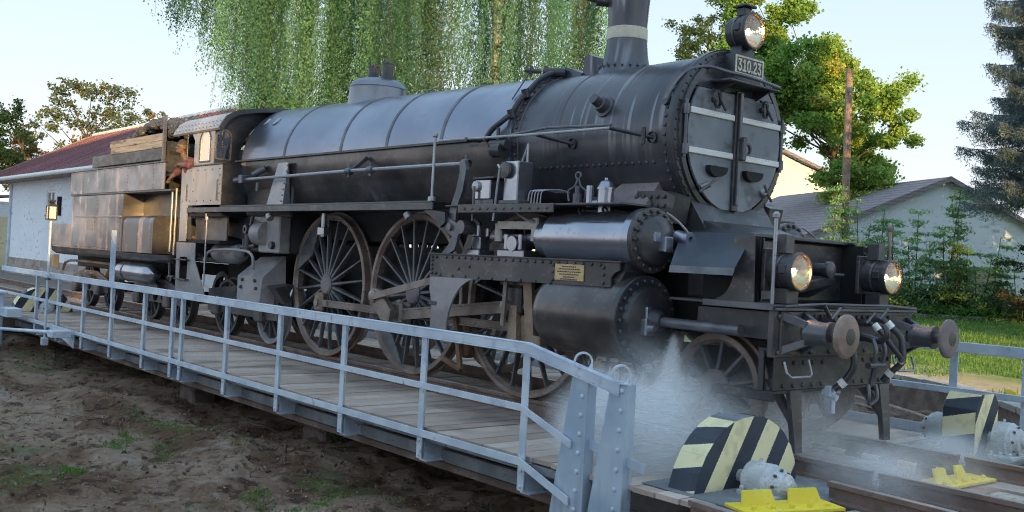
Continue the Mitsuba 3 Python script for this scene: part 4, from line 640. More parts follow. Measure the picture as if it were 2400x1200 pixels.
    part(N, 'brake_pipe', tube(curve([(-13.9, s * 1.3, .82), (-13.7, s * 1.3, 1.0), (-13.2, s * 1.3, 1.06), (-12.4, s * 1.3, 1.07), (-10.2, s * 1.3, 1.06)], 16), .03), 'mat_frame')
    part(N, 'side_lamp_bracket', bx(-14.22, -14.0, s * 1.36, s * 1.5, .86, 1.17, .01), 'mat_tender')
    part(N, 'front_step', cat([bx(-7.05, -6.78, s * 1.15, s * 1.42, .96, .985), bx(-7.05, -6.78, s * 1.15, s * 1.42, 1.28, 1.305), bx(-7.04, -7.0, s * 1.38, s * 1.41, .95, 1.34)]), 'mat_frame')
for x in (-7.8, -9.4, -11.9, -13.5): part(N, 'axle', cyl((x, -.7, .5), (x, .7, .5), .08), 'mat_dark')
part(N, 'bunker_front', bx(-8.2, -8.12, -1.15, 1.15, 2.58, 3.55), 'mat_black'); part(N, 'bunker_shelf', bx(-8.1, -7.3, -1.2, 1.2, 2.85, 2.90), 'mat_pipe')
part(N, 'bunker_floor', bx(-12.6, -8.1, -1.1, 1.1, 3.3, 3.36), 'mat_dark')
rng = np.random.default_rng(11); lumps = []
base = trimesh.creation.icosphere(1, 1.0)
for i in range(520):
    x = rng.uniform(-12.0, -8.25); y = rng.uniform(-1.1, 1.1); top = 3.38 + .78 * math.exp(-((x + 9.3) / 1.7) ** 2) * (1 - .25 * (y / 1.1) ** 2)
    v = np.array(base.vertices) * (1 + .35 * (rng.random((len(base.vertices), 1)) - .5)) * rng.uniform(.05, .14, 3); lumps.append(TM(v + (x, y, top - rng.uniform(0, .12)), base.faces))
k = thing('coal_heap', 'heap of black coal piled on the tender above the boards', 'coal', kind='stuff'); put(k, cat(lumps), 'mat_coal', False)
# ================================================================== DRIVER leaning from the cab
def sph(p, r, n=14): return m3.Manifold.sphere(r, n).translate([float(x) for x in p])
def bone(a, ra, b, rb): return m3.Manifold.batch_hull([sph(a, ra), sph(b, rb)])
def chain(js): return [bone(js[i][0], js[i][1], js[i + 1][0], js[i + 1][1]) for i in range(len(js) - 1)]
def body(bones, ln=.025, it=8):
    m = bones[0]
    for b in bones[1:]: m = m + b
    t = mani(m.refine_to_length(ln)); t.merge_vertices(); trimesh.smoothing.filter_taubin(t, .5, .52, it); return t
O = np.array([-6.42, -1.36, 0.0])
def at(x, y, z): return O + (x, y, z)
hd = at(-.03, -.15, 3.285); nk = at(-.02, -.10, 3.12); ch1 = at(.02, 0.0, 2.98); hip = at(.12, .22, 2.48)
shl = at(-.19, -.02, 3.03); shr = at(.21, -.05, 3.03)
arm = [(shl, .062), (at(-.33, -.10, 2.86), .048), (at(-.40, -.16, 2.78), .034), (at(-.42, -.17, 2.765), .030)]
arm2 = [(shr, .062), (at(.24, -.12, 2.98 - .02), .050), (at(.02, -.17, 2.985 - .01), .036), (at(-.06, -.17, 2.985), .030)]
legs = []
for dx in (-.09, .09): legs.append([(hip + (dx, 0, -.04), .085), (at(.12 + dx, .20, 2.08), .06), (at(.12 + dx, .28, 1.74), .042), (at(.12 + dx, .24, 1.70), .04), (at(.12 + dx, .12, 1.69), .034)])
fing = []
for (p, d) in ((arm[-1][0], np.array([-.8, -.1, -.55])), (arm2[-1][0], np.array([-.95, -.05, -.1]))):
    d = d / np.linalg.norm(d); sd = np.array([0, 1.0, 0]); pm = p + d * .06
    fing.append(bone(p, .026, pm, .028))
    for i, l in enumerate((.062, .075, .07, .055)):
        q = pm + sd * (i - 1.5) * .017; q1 = q + d * l * .55 + np.array([0, 0, -.006]); q2 = q + d * l + np.array([0, 0, -.028]); fing += [bone(q, .0095, q1, .009), bone(q1, .009, q2, .008)]
    fing += [bone(p + sd * .02 + d * .015, .011, p + sd * .05 + d * .05 - (0, 0, .01), .009)]
head = [bone(hd + (0, 0, .025), .088, hd + (-.005, -.02, -.05), .066), sph(hd + (0, .02, .03), .095), bone(hd + (-.06, -.075, -.01), .016, hd + (-.055, -.075, .02), .012), sph(hd + (.082, .01, -.01), .022), sph(hd + (-.082, .02, -.01), .022), bone(hd + (-.03, -.07, -.075), .025, hd + (.02, -.06, -.075), .022)]
sk = head + [bone(nk, .056, hd + (0, 0, -.04), .055), bone(nk, .06, ch1, .11), bone(ch1 + (-.1, 0, 0), .10, ch1 + (.1, 0, 0), .10), bone(ch1, .13, hip, .12), bone(shl, .06, shr, .06)] + chain(arm) + chain(arm2) + sum([chain(l) for l in legs], []) + fing
P_ = thing('person', 'person in a red shirt leaning out of the locomotive cab, forearm over the sill', 'person')
put(P_, body(sk), 'mat_skin', True)
infl = lambda js, k: [(p, r + k) for p, r in js]
part(P_, 'shirt', body([bone(ch1 + (-.1, 0, 0), .115, ch1 + (.1, 0, 0), .115), bone(ch1, .148, hip, .138), bone(shl, .076, shr, .076)] + chain(infl(arm[:2], .014)) + chain(infl(arm2[:2], .014))), 'mat_shirt', True, label='red shirt with rolled sleeves')
part(P_, 'trousers', body([bone(hip + (-.06, 0, .0), .125, hip + (.06, 0, .0), .125)] + sum([chain(infl(l[:3], .018)) for l in legs], [])), 'mat_trousers', True)
part(P_, 'hair', body([sph(hd + (.0, .018, .058), .096), sph(hd + (.0, .055, .01), .092)]), 'mat_hair', True, label='short dark hair')
for dx in (-.034, .034): part(P_, 'eye', trimesh.creation.icosphere(1, .011).apply_translation(hd + (dx - .005, -.083, .02)), 'mat_hair', True)

# ================================================================== TURNTABLE BRIDGE
BX0, BX1, CX = -13.9, 6.62, -3.5
TB = thing('turntable_bridge', 'long turntable bridge decked with worn grey planks carrying the locomotive', 'turntable')
part(TB, 'girder', cat([bx(BX0 + .2, BX1 - .3, s * .74 - .02, s * .74 + .02, -.85, -.20) for s in (-1, 1)] + [bx(BX0 + .2, BX1 - .3, s * .74 - .15, s * .74 + .15, a, b) for s in (-1, 1) for a, b in ((-.20, -.172), (-.875, -.85))]), 'mat_dark', 20)
for s in (-1, 1):
    rl = part(TB, 'rail', ext(Polygon([(-.036, 0), (.036, 0), (.036, -.035), (.009, -.045), (.009, -.125), (.06, -.135), (.06, -.15), (-.06, -.15), (-.06, -.135), (-.009, -.125), (-.009, -.045), (-.036, -.035)]), BX0, BX1, 'yz').apply_translation((0, s * .752, 0)), 'mat_rail', 20, label='rusty running rail on the bridge')
    part(rl, 'rail_head', bx(BX0, BX1 - .001, s * .752 - .03, s * .752 + .03, .0, .0035), 'mat_railtop')
    part(TB, 'rail_timber', bx(BX0, BX1 - .01, s * .752 - .20, s * .752 + .20, -.172, -.152), 'mat_rust')
rng = np.random.default_rng(5); pw = .235
xs = np.arange(-13.63, 6.3, pw)
for i, x in enumerate(xs):
    j = rng.uniform(-1, 1, 6)
    for (y0, y1) in ((-2.56, -.97), (-.52, .52), (.97, 2.56)):
        z = -.135 + .006 * j[0] * .7; t = .004 * j[1]
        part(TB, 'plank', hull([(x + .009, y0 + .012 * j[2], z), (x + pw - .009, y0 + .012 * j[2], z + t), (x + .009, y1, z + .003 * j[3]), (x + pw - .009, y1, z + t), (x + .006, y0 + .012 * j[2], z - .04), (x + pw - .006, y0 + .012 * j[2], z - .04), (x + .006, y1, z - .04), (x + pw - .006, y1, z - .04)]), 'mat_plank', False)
for s in (-1, 1):
    part(TB, 'edge_channel', cat([bx(BX0 + .3, 5.0, s * 2.50, s * 2.56, -.26, -.19, .004), bx(BX0 + .3, 5.0, s * 2.40, s * 2.50, -.27, -.255), bx(BX0 + .3, 4.9, s * 2.28, s * 2.34, -.48, -.36)]), 'mat_guardgrey')
    part(TB, 'kick_beam', bx(BX0 + .3, 5.0, s * 2.16, s * 2.22, -.60, -.53), 'mat_pitwall')
DX = 1.54; PXS = [-3.317 + DX * k for k in range(-5, 6)]
PXN = [x for x in PXS]
for x in PXN + [-3.68]:
    for s in (-1, 1):
        part(TB, 'cross_bearer', cat([bx(x - .008, x + .008, s * .80, s * 2.56, -.45, -.19), bx(x - .06, x + .06, s * .80, s * 2.56, -.19, -.178), bx(x - .06, x + .06, s * .80, s * 2.56, -.462, -.45)]), 'mat_galv')
for x in (-5.2, -.9): part(TB, 'bearer_block', bx(x - .3, x + .3, -1.7, -1.3, -1.2, -.80, .03), 'mat_pitwall')
part(TB, 'end_plate', bx(5.6, 6.72, -2.42, -.97, -.172, -.125, .004), 'mat_guardgrey'); part(TB, 'end_plate', bx(5.6, 6.72, .97, 2.42, -.172, -.125, .004), 'mat_guardgrey')
part(TB, 'end_beam', bx(6.40, 6.66, -2.45, 2.45, -.60, -.175, .01), 'mat_rail'); part(TB, 'end_beam', bx(-13.9, -13.7, -3.0, 3.0, -.60, -.175, .01), 'mat_rail')
part(TB, 'king_pivot', lathe([(-1.3, .9), (-.9, .8), (-.88, 0)], (CX, 0, 0), (0, 0, 1), 32), 'mat_concrete')
lb = part(TB, 'locking_bar', bx(5.25, 6.62, .40, .52, -.21, -.10, .006), 'mat_barstripe', label='locking bar with yellow and black stripes')
# ------------------------------------------------------------------ railings
def loop(c, r, w, s):
    th = np.linspace(-.62 * PI, 1.30 * PI, 30); out = []
    ring = [(r * math.cos(t), r * math.sin(t)) for t in th]; inn = [((r - .014) * math.cos(t), (r - .014) * math.sin(t)) for t in th]
    m = ext(Polygon(ring + inn[::-1]), c[1] - w / 2, c[1] + w / 2, 'xz'); m = moved(m, (0, -c[1], 0)); return moved(m, (c[0], c[1], c[2]), .84)
def railing(s, lab, near):
    R = thing('railing', lab, 'railing', group=None); Y = s * 2.61; ZT, ZM, ZBm = .864, .328, -.134
    xa, xb = -13.8, PXN[-1]
    def horiz(name, z, h, prof, xe, drop):
        part(R, name, cat([bx(xa, xb, *sorted(prof(0)), z - h, z, .002)]), 'mat_galv', 20)
        part(R, name, bar((xb - .01, Y, z - h / 2), (xe, Y, z - h / 2 - drop), h, .05 if h > .07 else .014), 'mat_galv', 20)
    part(R, 'top_rail', cat([bx(xa, xb, Y - .035, Y + .035, ZT - .012, ZT, .003), bx(xa, xb, Y + s * .018, Y + s * .030, ZT - .085, ZT - .012), bx(xa, xb, Y - .035, Y + .035, ZT - .10, ZT - .088, .003)]), 'mat_galv', 20)
    cs = lambda z0, z1, y0, y1, xe, d: hull([(xb, y0, z0), (xb, y1, z0), (xb, y0, z1), (xb, y1, z1), (xe, y0, z0 - d), (xe, y1, z0 - d), (xe, y0, z1 - d), (xe, y1, z1 - d)])
    part(R, 'top_rail_end', cat([cs(ZT - .012, ZT, Y - .035, Y + .035, 5.52, .215), cs(ZT - .085, ZT - .012, Y + s * .018, Y + s * .030, 5.52, .215), cs(ZT - .10, ZT - .088, Y - .035, Y + .035, 5.52, .215)]), 'mat_galv', 20)
    yo = Y + s * .028
    for nm, z, h in (('middle_rail', ZM, .062), ('toe_rail', ZBm, .07)):
        part(R, nm, bx(xa, xb, yo, yo + s * .014, z - h, z, .002), 'mat_galv', 20)
        part(R, nm + '_end', cs(z - h, z, yo, yo + s * .014, 5.02, .21), 'mat_galv', 20)
    for x in PXN + [-3.68]:
        w = .042
        p = part(R, 'post', cat([bx(x - w, x + w, Y - .006, Y + .006, -.43, ZT - .10), bx(x - w, x - w + .012, Y - .07, Y - .006, -.43, ZT - .10) if s > 0 else bx(x - w, x - w + .012, Y + .006, Y + .07, -.43, ZT - .10)]), 'mat_galv', 20)
        part(p, 'post_bolts', bolts([(x, Y + s * .007, z) for z in (-.20, -.25, -.39)], (0, s, 0), .016, .014), 'mat_galv', kind='stuff')
    for (x, zt, k) in ((5.10, .70, 0), (5.53, .645, 1)):
        po = Polygon([(x - .12, zt), (x + .06, zt), (x + .06, -.75), (x - .37, -.75)])
        e = part(R, 'end_post', cat([ext(po, Y - .006, Y + .006, 'xz'), bx(x + .048, x + .06, *sorted((Y - s * .006, Y - s * .09)), -.75, zt), ext(Polygon([(x - .055, zt - .01), (x + .058, zt - .01), (x + .058, -.75), (x - .12, -.75)]), Y + s * .006, Y + s * .014, 'xz')]), 'mat_post', 20, label='tapered riveted steel end post with a scroll on top')
        part(e, 'rivets', bolts([(x + .012 - .006 * i, Y + s * .014, zt - .05 - .155 * i) for i in range(9)], (0, s, 0), .019, .015, 8), 'mat_galv', kind='stuff')
        part(e, 'scroll', cat([loop((x - .02, Y, zt + .075), .078, .06, s), moved(bx(.064, .078, -.03, .03, -.32, .02), (x - .02, Y, zt + .075), .84), bx(x - .12, x + .06, Y - .03, Y + .03, zt + .0, zt + .012)]), 'mat_galv', 25)
    part(R, 'post_tie', bar((5.12, Y - s * .03, .12), (5.78, Y - s * .03, .02), .075, .012), 'mat_post'); part(R, 'foot_plate', hull([(4.68, Y - .12, -.80), (5.6, Y - .12, -.80), (4.68, Y + .12, -.80), (5.6, Y + .12, -.80), (4.70, Y - .10, -.70), (5.58, Y - .10, -.70), (4.70, Y + .10, -.70), (5.58, Y + .10, -.70)]), 'mat_post')
    return R
R1 = railing(-1, 'pale blue-grey railing along the bridge in front of the locomotive', True)
part(R1, 'flag_post', cat([bx(-6.42, -6.40, -2.66, -2.60, .865, 1.74), bx(-6.40, -6.33, -2.612, -2.60, .865, 1.74)]), 'mat_galv', 20)
part(R1, 'gusset', ext(Polygon([(-8.2, -.20), (-9.72, -.12), (-9.72, -.24), (-8.9, -.34), (-8.2, -.46)]), -2.66, -2.64, 'xz'), 'mat_galv', 20)
# far railing: heavier, only its right end shows
R2 = thing('railing', 'plain pale blue railing on the far side of the bridge, right of the buffers', 'railing')
for z0, z1, nm in ((.82, .935, 'top_rail'), (.355, .425, 'middle_rail')): part(R2, nm, bx(-13.6, 6.50, 2.58, 2.63, z0, z1, .004), 'mat_galv', 20)
part(R2, 'toe_rail', bx(-13.6, 6.5, 2.58, 2.60, -.15, -.02), 'mat_galv')
for x in [5.64 - 1.55 * k for k in range(0, 13)] + [6.42]: part(R2, 'post', cat([bx(x - .045, x + .045, 2.631, 2.645, -.43, .82), bx(x - .045, x - .03, 2.645, 2.70, -.43, .82)]), 'mat_galv', 20)
# ------------------------------------------------------------------ guards over the carrying wheels
def guard(name, loc, rz, pl, th, lab, bears=(1,), bl=.5, br=.142, bz=.095, by=0.0):
    G = thing(name, lab, 'wheel guard', 'striped guards over the turntable wheels')
    part(G, 'hood', moved(ext(Polygon(pl), -th, th, 'yz'), loc, rz), 'mat_guardgrey', 25)
    for sg in (1, -1):
        f = ext(Polygon(pl), sg * th, sg * (th + .004), 'yz'); v = np.array(f.vertices); uv = np.stack([v[:, 1] * sg, v[:, 2]], 1)
        part(G, 'striped_face', moved(f, loc, rz), 'mat_hazard', False, uv=uv, label='face painted with yellow and black hazard stripes')
    for sg in (-1, 1):       # striped rim plates on the sloping sides
        V, F, U = [], [], []; run = [q for q in (pl if sg < 0 else pl[::-1]) if q[0] * sg > -1e-6]; acc = 0.0
        for (y0, z0), (y1, z1) in zip(run[:-1], run[1:]):
            if abs(z1 - z0) < .3 * abs(y1 - y0): break
            nn = np.array([-(z1 - z0), y1 - y0]) * (1 if sg < 0 else -1); nn = nn / np.linalg.norm(nn) * .004; k = len(V); l = math.hypot(y1 - y0, z1 - z0)
            for x in (-th, th): V += [(x, y0 + nn[0], z0 + nn[1]), (x, y1 + nn[0], z1 + nn[1])]; U += [(-10 + x, acc), (-10 + x, acc + l)]
            F += [(k, k + 1, k + 3), (k, k + 3, k + 2)]; acc += l
        part(G, 'striped_rim', moved(TM(V, F), loc, rz), 'mat_hazard', False, uv=np.array(U))
    for sg in bears:
        R_ = br; b = part(G, 'bearing', moved(cat([lathe([(th, .05), (th + .06, .055), (th + bl * .22, R_ * .6), (th + bl * .24, R_), (th + bl * .62, R_ * 1.02), (th + bl * .66, R_ * .92), (th + bl * .74, R_ * .9), (th + bl * .78, R_ * .72), (th + bl * .9, R_ * .66), (th + bl * .93, R_ * .4), (th + bl, R_ * .36), (th + bl, 0)], (0, by, bz), (sg, 0, 0), 40), bx(sg * (th + bl * .22), sg * (th + bl * .9), by - R_ * 1.25, by + R_ * 1.25, -.03, .03, .008)]), loc, rz), 'mat_cast', 28, label='pale grey cast bearing housing')
        part(b, 'cap_bolts', moved(bolts(ringpts((sg * (th + bl * .78), by, bz), R_ * .80, 8, (1, 0, 0)), (sg, 0, 0), .012, .016), loc, rz), 'mat_frame', kind='stuff'); part(b, 'grease_nipple', moved(cyl((sg * (th + bl * .4), by, bz + R_), (sg * (th + bl * .4), by, bz + R_ + .03), .014), loc, rz), 'mat_cast')
        part(b, 'housing_bolts', moved(bolts([(sg * (th + bl * t), by + y * R_ * 1.1, .03) for y in (-1, 1) for t in (.3, .55, .8)], (0, 0, 1), .02, .035), loc, rz), 'mat_cast', kind='stuff')
    return G
near = [(-.63, 0), (-.585, .14), (-.51, .275), (-.415, .385), (-.31, .465), (-.19, .52), (-.07, .545), (.05, .55), (.20, .53), (.34, .47), (.46, .385), (.55, .28), (.61, .16), (.635, .05), (.635, 0)]
guard('wheel_guard', (5.97, -1.72, -.125), -.03, near, .13, 'large rounded wheel guard with hazard stripes beside the steam', by=-.10)
hexa = [(-.32, 0), (-.32, .45), (-.20, .60), (.08, .60), (.17, .50), (.17, 0)]
guard('wheel_guard', (6.21, 1.92, -.125), 0.0, hexa, .165, 'angular wheel guard with hazard stripes by the far railing', bears=(1, -1), bl=.36, br=.17, bz=.17)
guard('wheel_guard', (-13.15, -1.90, -.125), PI + .05, near, .13, 'small distant striped wheel guard behind the left end of the railing', bears=(1, -1), bl=.4)
def yellow_bracket(loc, rz, lab, tabs=((-.30, .0), (.1, .42)), ln=.62, tilt=0.0):
    Yb = thing('yellow_bracket', lab, 'bracket', 'yellow steel brackets round the pit')
    put(Yb, moved(bx(-.14, .15, -ln, ln, -.012, .012, .003), loc, rz), 'mat_yellow', 20)
    for a, b in tabs: part(Yb, 'upright_tab', moved(hull([(-.02, a, .0), (.0, a, .0), (-.02, b, .0), (.0, b, .0), (-.07, a + .03, .115), (-.05, a + .03, .115), (-.07, b - .03, .115), (-.05, b - .03, .115)]), loc, rz), 'mat_yellow', 20)
    part(Yb, 'bracket_bolts', moved(bolts([(.08, y, .012) for y in np.linspace(-ln + .1, ln - .1, 5)], (0, 0, 1), .022, .03), loc, rz), 'mat_yellow', kind='stuff')
yellow_bracket((6.72, -2.12, -.105), -.33, 'bright yellow steel bracket at the foot of the rounded striped guard', tabs=((-.36, -.06), (.04, .34)), ln=.42)
yellow_bracket((6.86, .20, -.13), -.05, 'yellow bracket between the two running rails beyond the bridge end', tabs=((-.30, -.08), (.04, .22)), ln=.42)
yellow_bracket((6.95, 2.25, -.13), .15, 'yellow bracket at the right edge behind the angular striped guard', tabs=((-.3, -.1),), ln=.4)
yellow_bracket((4.15, 7.85, -.16), .8, 'small orange-yellow bracket at the pit edge behind the far railing', tabs=((-.2, .2),), ln=.35)
# ------------------------------------------------------------------ left-hand fittings of the bridge
LP = thing('signal_lamp', 'lantern on a thin grey post at the left end of the railing', 'lantern')
put(LP, cat([cyl((-9.74, -2.74, -.5), (-9.74, -2.74, 1.90), .026, .024, 12), bx(-9.80, -9.68, -2.80, -2.68, -.55, -.40, .01), cyl((-9.74, -2.74, .78), (-9.74, -2.74, .86), .07)]), 'mat_galv')
part(LP, 'lamp_case', cat([bx(-9.83, -9.65, -2.83, -2.65, 1.90, 1.93, .005)] + [bx(-9.74 + a * .075 - .012, -9.74 + a * .075 + .012, -2.74 + b * .075 - .012, -2.74 + b * .075 + .012, 1.93, 2.17) for a in (-1, 1) for b in (-1, 1)] + [hull([(-9.84, -2.84, 2.17), (-9.64, -2.84, 2.17), (-9.84, -2.64, 2.17), (-9.64, -2.64, 2.17), (-9.77, -2.77, 2.25), (-9.71, -2.77, 2.25), (-9.77, -2.71, 2.25), (-9.71, -2.71, 2.25)]), bx(-9.80, -9.68, -2.80, -2.68, 2.25, 2.30, .01)]), 'mat_black')
part(LP, 'lamp_pane', bx(-9.81, -9.67, -2.81, -2.67, 1.932, 2.168), 'mat_white')
part(LP, 'cross_plate', bx(-9.84, -9.64, -2.77, -2.71, .73, .77, .006), 'mat_black')
LV = thing('locking_lever', 'long silvery locking lever bar reaching in from the left', 'lever')
put(LV, cyl((-12.6, -3.25, -.44), (-8.35, -3.02, -.17), .035, n=14), 'mat_galv')
part(LV, 'pivot', bx(-8.42, -8.12, -3.06, -2.72, -.26, -.13, .01), 'mat_galv')
WB = thing('winch_cabinet', 'grey-blue steel cabinet with a lifting ring at the left edge', 'cabinet')
put(WB, bx(-12.45, -11.85, -3.55, -3.0, -.75, .33, .02), 'mat_post')
part(WB, 'lid', bx(-12.50, -11.80, -3.60, -2.95, .332, .38, .008), 'mat_galv'); part(WB, 'lifting_ring', lathe([(-.015, .07), (-.015, .10), (.015, .10), (.015, .07), (-.015, .07)], (-12.15, -3.28, .48), (.5, -.8, 0), 20), 'mat_galv')
part(WB, 'arm', bx(-11.85, -11.2, -3.1, -2.8, -.12, .06, .01), 'mat_galv')
# ================================================================== GROUND, PIT, TRACKS
RP = 10.62
def npn(p): return meshkit.fbm(p) if hasattr(meshkit, 'fbm') else np.zeros(len(p))
def gz(x, y):
    r = np.hypot(x - CX, y); t = np.clip((y - 11) / 14, 0, 1) * np.clip((x + 30) / 10, 0, 1); t = t * t * (3 - 2 * t)
    return -.20 + .62 * t
rr = np.r_[RP, RP + .25, RP + .6, np.geomspace(RP + 1.0, 900, 90)]; aa = np.linspace(0, 2 * PI, 321)[:-1]
RR, AA = np.meshgrid(rr, aa, indexing='ij'); X = CX + RR * np.cos(AA); Y = RR * np.sin(AA); Z = gz(X, Y)
nz = npn(np.stack([X.ravel() * .9, Y.ravel() * .9, 0 * X.ravel()], 1)).reshape(X.shape); Z = Z + np.where(RR > RP + .4, (nz - nz.mean()) * .10, 0) * (np.hypot(X - 12, Y) > 4)
V = np.stack([X, Y, Z], -1).reshape(-1, 3); na = len(aa); I, J = np.meshgrid(np.arange(len(rr) - 1), np.arange(na), indexing='ij'); J2 = (J + 1) % na
Fq = np.stack([I * na + J, (I + 1) * na + J, (I + 1) * na + J2, I * na + J2], -1).reshape(-1, 4)
structure('ground', (V, Fq), 'mat_ground', 'gravel and grass ground around the turntable pit', 'ground', True)
g = np.linspace(-RP, RP, 235); GX, GY = np.meshgrid(g + CX, g, indexing='ij'); Q = np.stack([GX.ravel(), GY.ravel(), 0 * GX.ravel()], 1)
r = np.hypot(GX - CX, GY); n1 = npn(Q * .7).reshape(GX.shape); n2 = npn(Q * 2.6 + 9).reshape(GX.shape); n3 = npn(Q * 7.5 + 3).reshape(GX.shape)
PZ = -1.02 + .26 * np.clip((r - 7.5) / 2.5, 0, 1) + (n1 - n1.mean()) * .36 + (n2 - n2.mean()) * .15 + (n3 - n3.mean()) * .09
pitz = PZ.copy(); n_ = len(g); I, J = np.meshgrid(np.arange(n_ - 1), np.arange(n_ - 1), indexing='ij'); Fq = np.stack([I * n_ + J, (I + 1) * n_ + J, (I + 1) * n_ + J + 1, I * n_ + J + 1], -1).reshape(-1, 4)
keep = (r[I, J] < RP + .25).ravel(); Fq = Fq[keep]
structure('pit_floor', (np.stack([GX, GY, PZ], -1).reshape(-1, 3), Fq), 'mat_earth', 'trampled brown earth floor of the turntable pit with mossy patches', 'ground', True)
def pit_h(x, y):
    i = np.clip(((np.asarray(x) - CX + RP) / (2 * RP) * (n_ - 1)).astype(int), 0, n_ - 1); j = np.clip(((np.asarray(y) + RP) / (2 * RP) * (n_ - 1)).astype(int), 0, n_ - 1); return pitz[i, j]
W = structure('pit_wall', lathe([(-1.3, RP - .02), (-.26, RP - .02), (-.26, RP + .3)], (CX, 0, 0), (0, 0, 1), 200), 'mat_pitwall', 'round masonry wall of the pit', 'wall', 30)
for k in range(96):
    a = 2 * PI * k / 96; d = .0295
    def pp(r_, t, z): return (CX + r_ * math.cos(a + t), r_ * math.sin(a + t), z)
    part(W, 'coping_stone', hull([pp(r_, t, z) for r_ in (RP - .07, RP + .34) for t in (-d, d) for z in (-.255, -.165 + .012 * math.sin(k * 7.7))]), 'mat_concrete', False)
structure('ring_rail', lathe([(-.78, 9.86), (-.78, 9.98), (-.765, 9.98), (-.75, 9.93), (-.67, 9.93), (-.66, 9.955), (-.63, 9.955), (-.625, 9.89), (-.66, 9.885), (-.67, 9.91), (-.75, 9.91), (-.765, 9.86), (-.78, 9.86)], (CX, 0, 0), (0, 0, 1), 160), 'mat_railtop', 'circular running rail on the floor of the pit', 'rail', 30)
RPROF = [(-.036, 0), (.036, 0), (.036, -.035), (.009, -.045), (.009, -.125), (.06, -.135), (.06, -.15), (-.06, -.15), (-.06, -.135), (-.009, -.125), (-.009, -.045), (-.036, -.035)]
def track(lab, ang, y_off, x0, x1, sl=True):
    """two rails from x0 to x1 along the direction ang (about the pit centre), sideways y_off"""
    K = thing('railway_track', lab, 'railway track', kind='structure')
    M = trimesh.transformations.rotation_matrix(ang, (0, 0, 1)); M[:3, 3] = (CX, 0, 0)
    for o in (-.752, .752):
        m = ext(Polygon(RPROF), x0, x1, 'yz').apply_translation((0, o + y_off, 0)); m.apply_transform(M); k = part(K, 'rail', m, 'mat_rail', 20)
        h = bx(x0 + .001, x1, o + y_off - .03, o + y_off + .03, 0, .0035); h.apply_transform(M); part(k, 'rail_head', h, 'mat_railtop', 20)
    if sl:
        rg = np.random.default_rng(int(abs(ang * 100)) + 3)
        for i, x in enumerate(np.arange(x0 + .25, min(x1, x0 + 26), .62)):
            m = bx(x, x + .24, y_off - 1.25 + rg.uniform(-.04, .04), y_off + 1.25, -.27, -.152 - rg.uniform(0, .01), .012); m.apply_transform(M); part(K, 'sleeper', m, 'mat_wood', False)
track('main track leaving the bridge towards the camera side', 0.0, 0.0, 10.19, 30)
track('neighbouring track whose rail end lies beside the rounded striped guard', -.085, -1.33, 10.25, 30)
track('track on the far right behind the angular striped guard', .30, 0.0, 10.7, 26)
track('track behind the left end of the bridge', PI, 0.0, 10.5, 60)
track('second track at the far left in front of the white station building', PI - .16, -1.0, 10.8, 62)
# loose stones, grass, weeds
rng = np.random.default_rng(21); st = trimesh.creation.icosphere(0, 1.0)
def scatter_stones(xy, z, smin, smax, c0, c1):
    n = len(xy); v0 = np.array(st.vertices); s = rng.uniform(smin, smax, (n, 1, 3)); j = 1 + .5 * (rng.random((n, len(v0), 1)) - .5)
    V = (v0[None] * s * j) + np.c_[xy, z][:, None]; F = np.asarray(st.faces)[None] + (np.arange(n) * len(v0))[:, None, None]
    t = rng.random((n, 1)); C = np.asarray(c0) * (1 - t) + np.asarray(c1) * t; return V.reshape(-1, 3), F.reshape(-1, 3), np.repeat(C, len(v0), 0)
xy = np.c_[rng.uniform(6.7, 11.5, 15000), rng.uniform(-3.6, 4.5, 15000)]; xy = xy[np.hypot(xy[:, 0] - CX, xy[:, 1]) > RP - .1]; xy = xy[np.hypot(xy[:, 0] - CAM[0], xy[:, 1] - CAM[1]) > 1.2]
v, f, c = scatter_stones(xy, gz(xy[:, 0], xy[:, 1]) - .012 + rng.uniform(0, .03, len(xy)), .014, .04, (.17, .15, .145), (.38, .35, .33))
k = thing('gravel', 'loose grey track ballast around the rails at lower right', 'gravel', kind='stuff'); put(k, (v, f), 'mat_stonechip', False, color=c)
th = rng.uniform(0, 2 * PI, 16000); r_ = RP * np.sqrt(rng.random(16000)) * .97; xy = np.c_[CX + r_ * np.cos(th), r_ * np.sin(th)]
v, f, c = scatter_stones(xy, pit_h(xy[:, 0], xy[:, 1]) + .004, .004, .017, (.09, .065, .055), (.33, .29, .26))
k = thing('pit_pebbles', 'small pebbles scattered over the earth of the pit', 'pebbles', kind='stuff'); put(k, (v, f), 'mat_stonechip', False, color=c)
th = rng.uniform(0, 2 * PI, 5200); r_ = RP * np.sqrt(rng.random(5200)) * .97; xy = np.c_[CX + r_ * np.cos(th), r_ * np.sin(th)]; xy = xy[npn(np.c_[xy * .8, 0 * xy[:, 0]]) > .46]
v, f, c = scatter_stones(xy, pit_h(xy[:, 0], xy[:, 1]) + .003, .012, .045, (.09, .055, .042), (.23, .165, .14))
k = thing('earth_clods', 'rough brown clods and cinders lying on the pit earth', 'clods', kind='stuff'); put(k, (v, f), 'mat_stonechip', False, color=c)
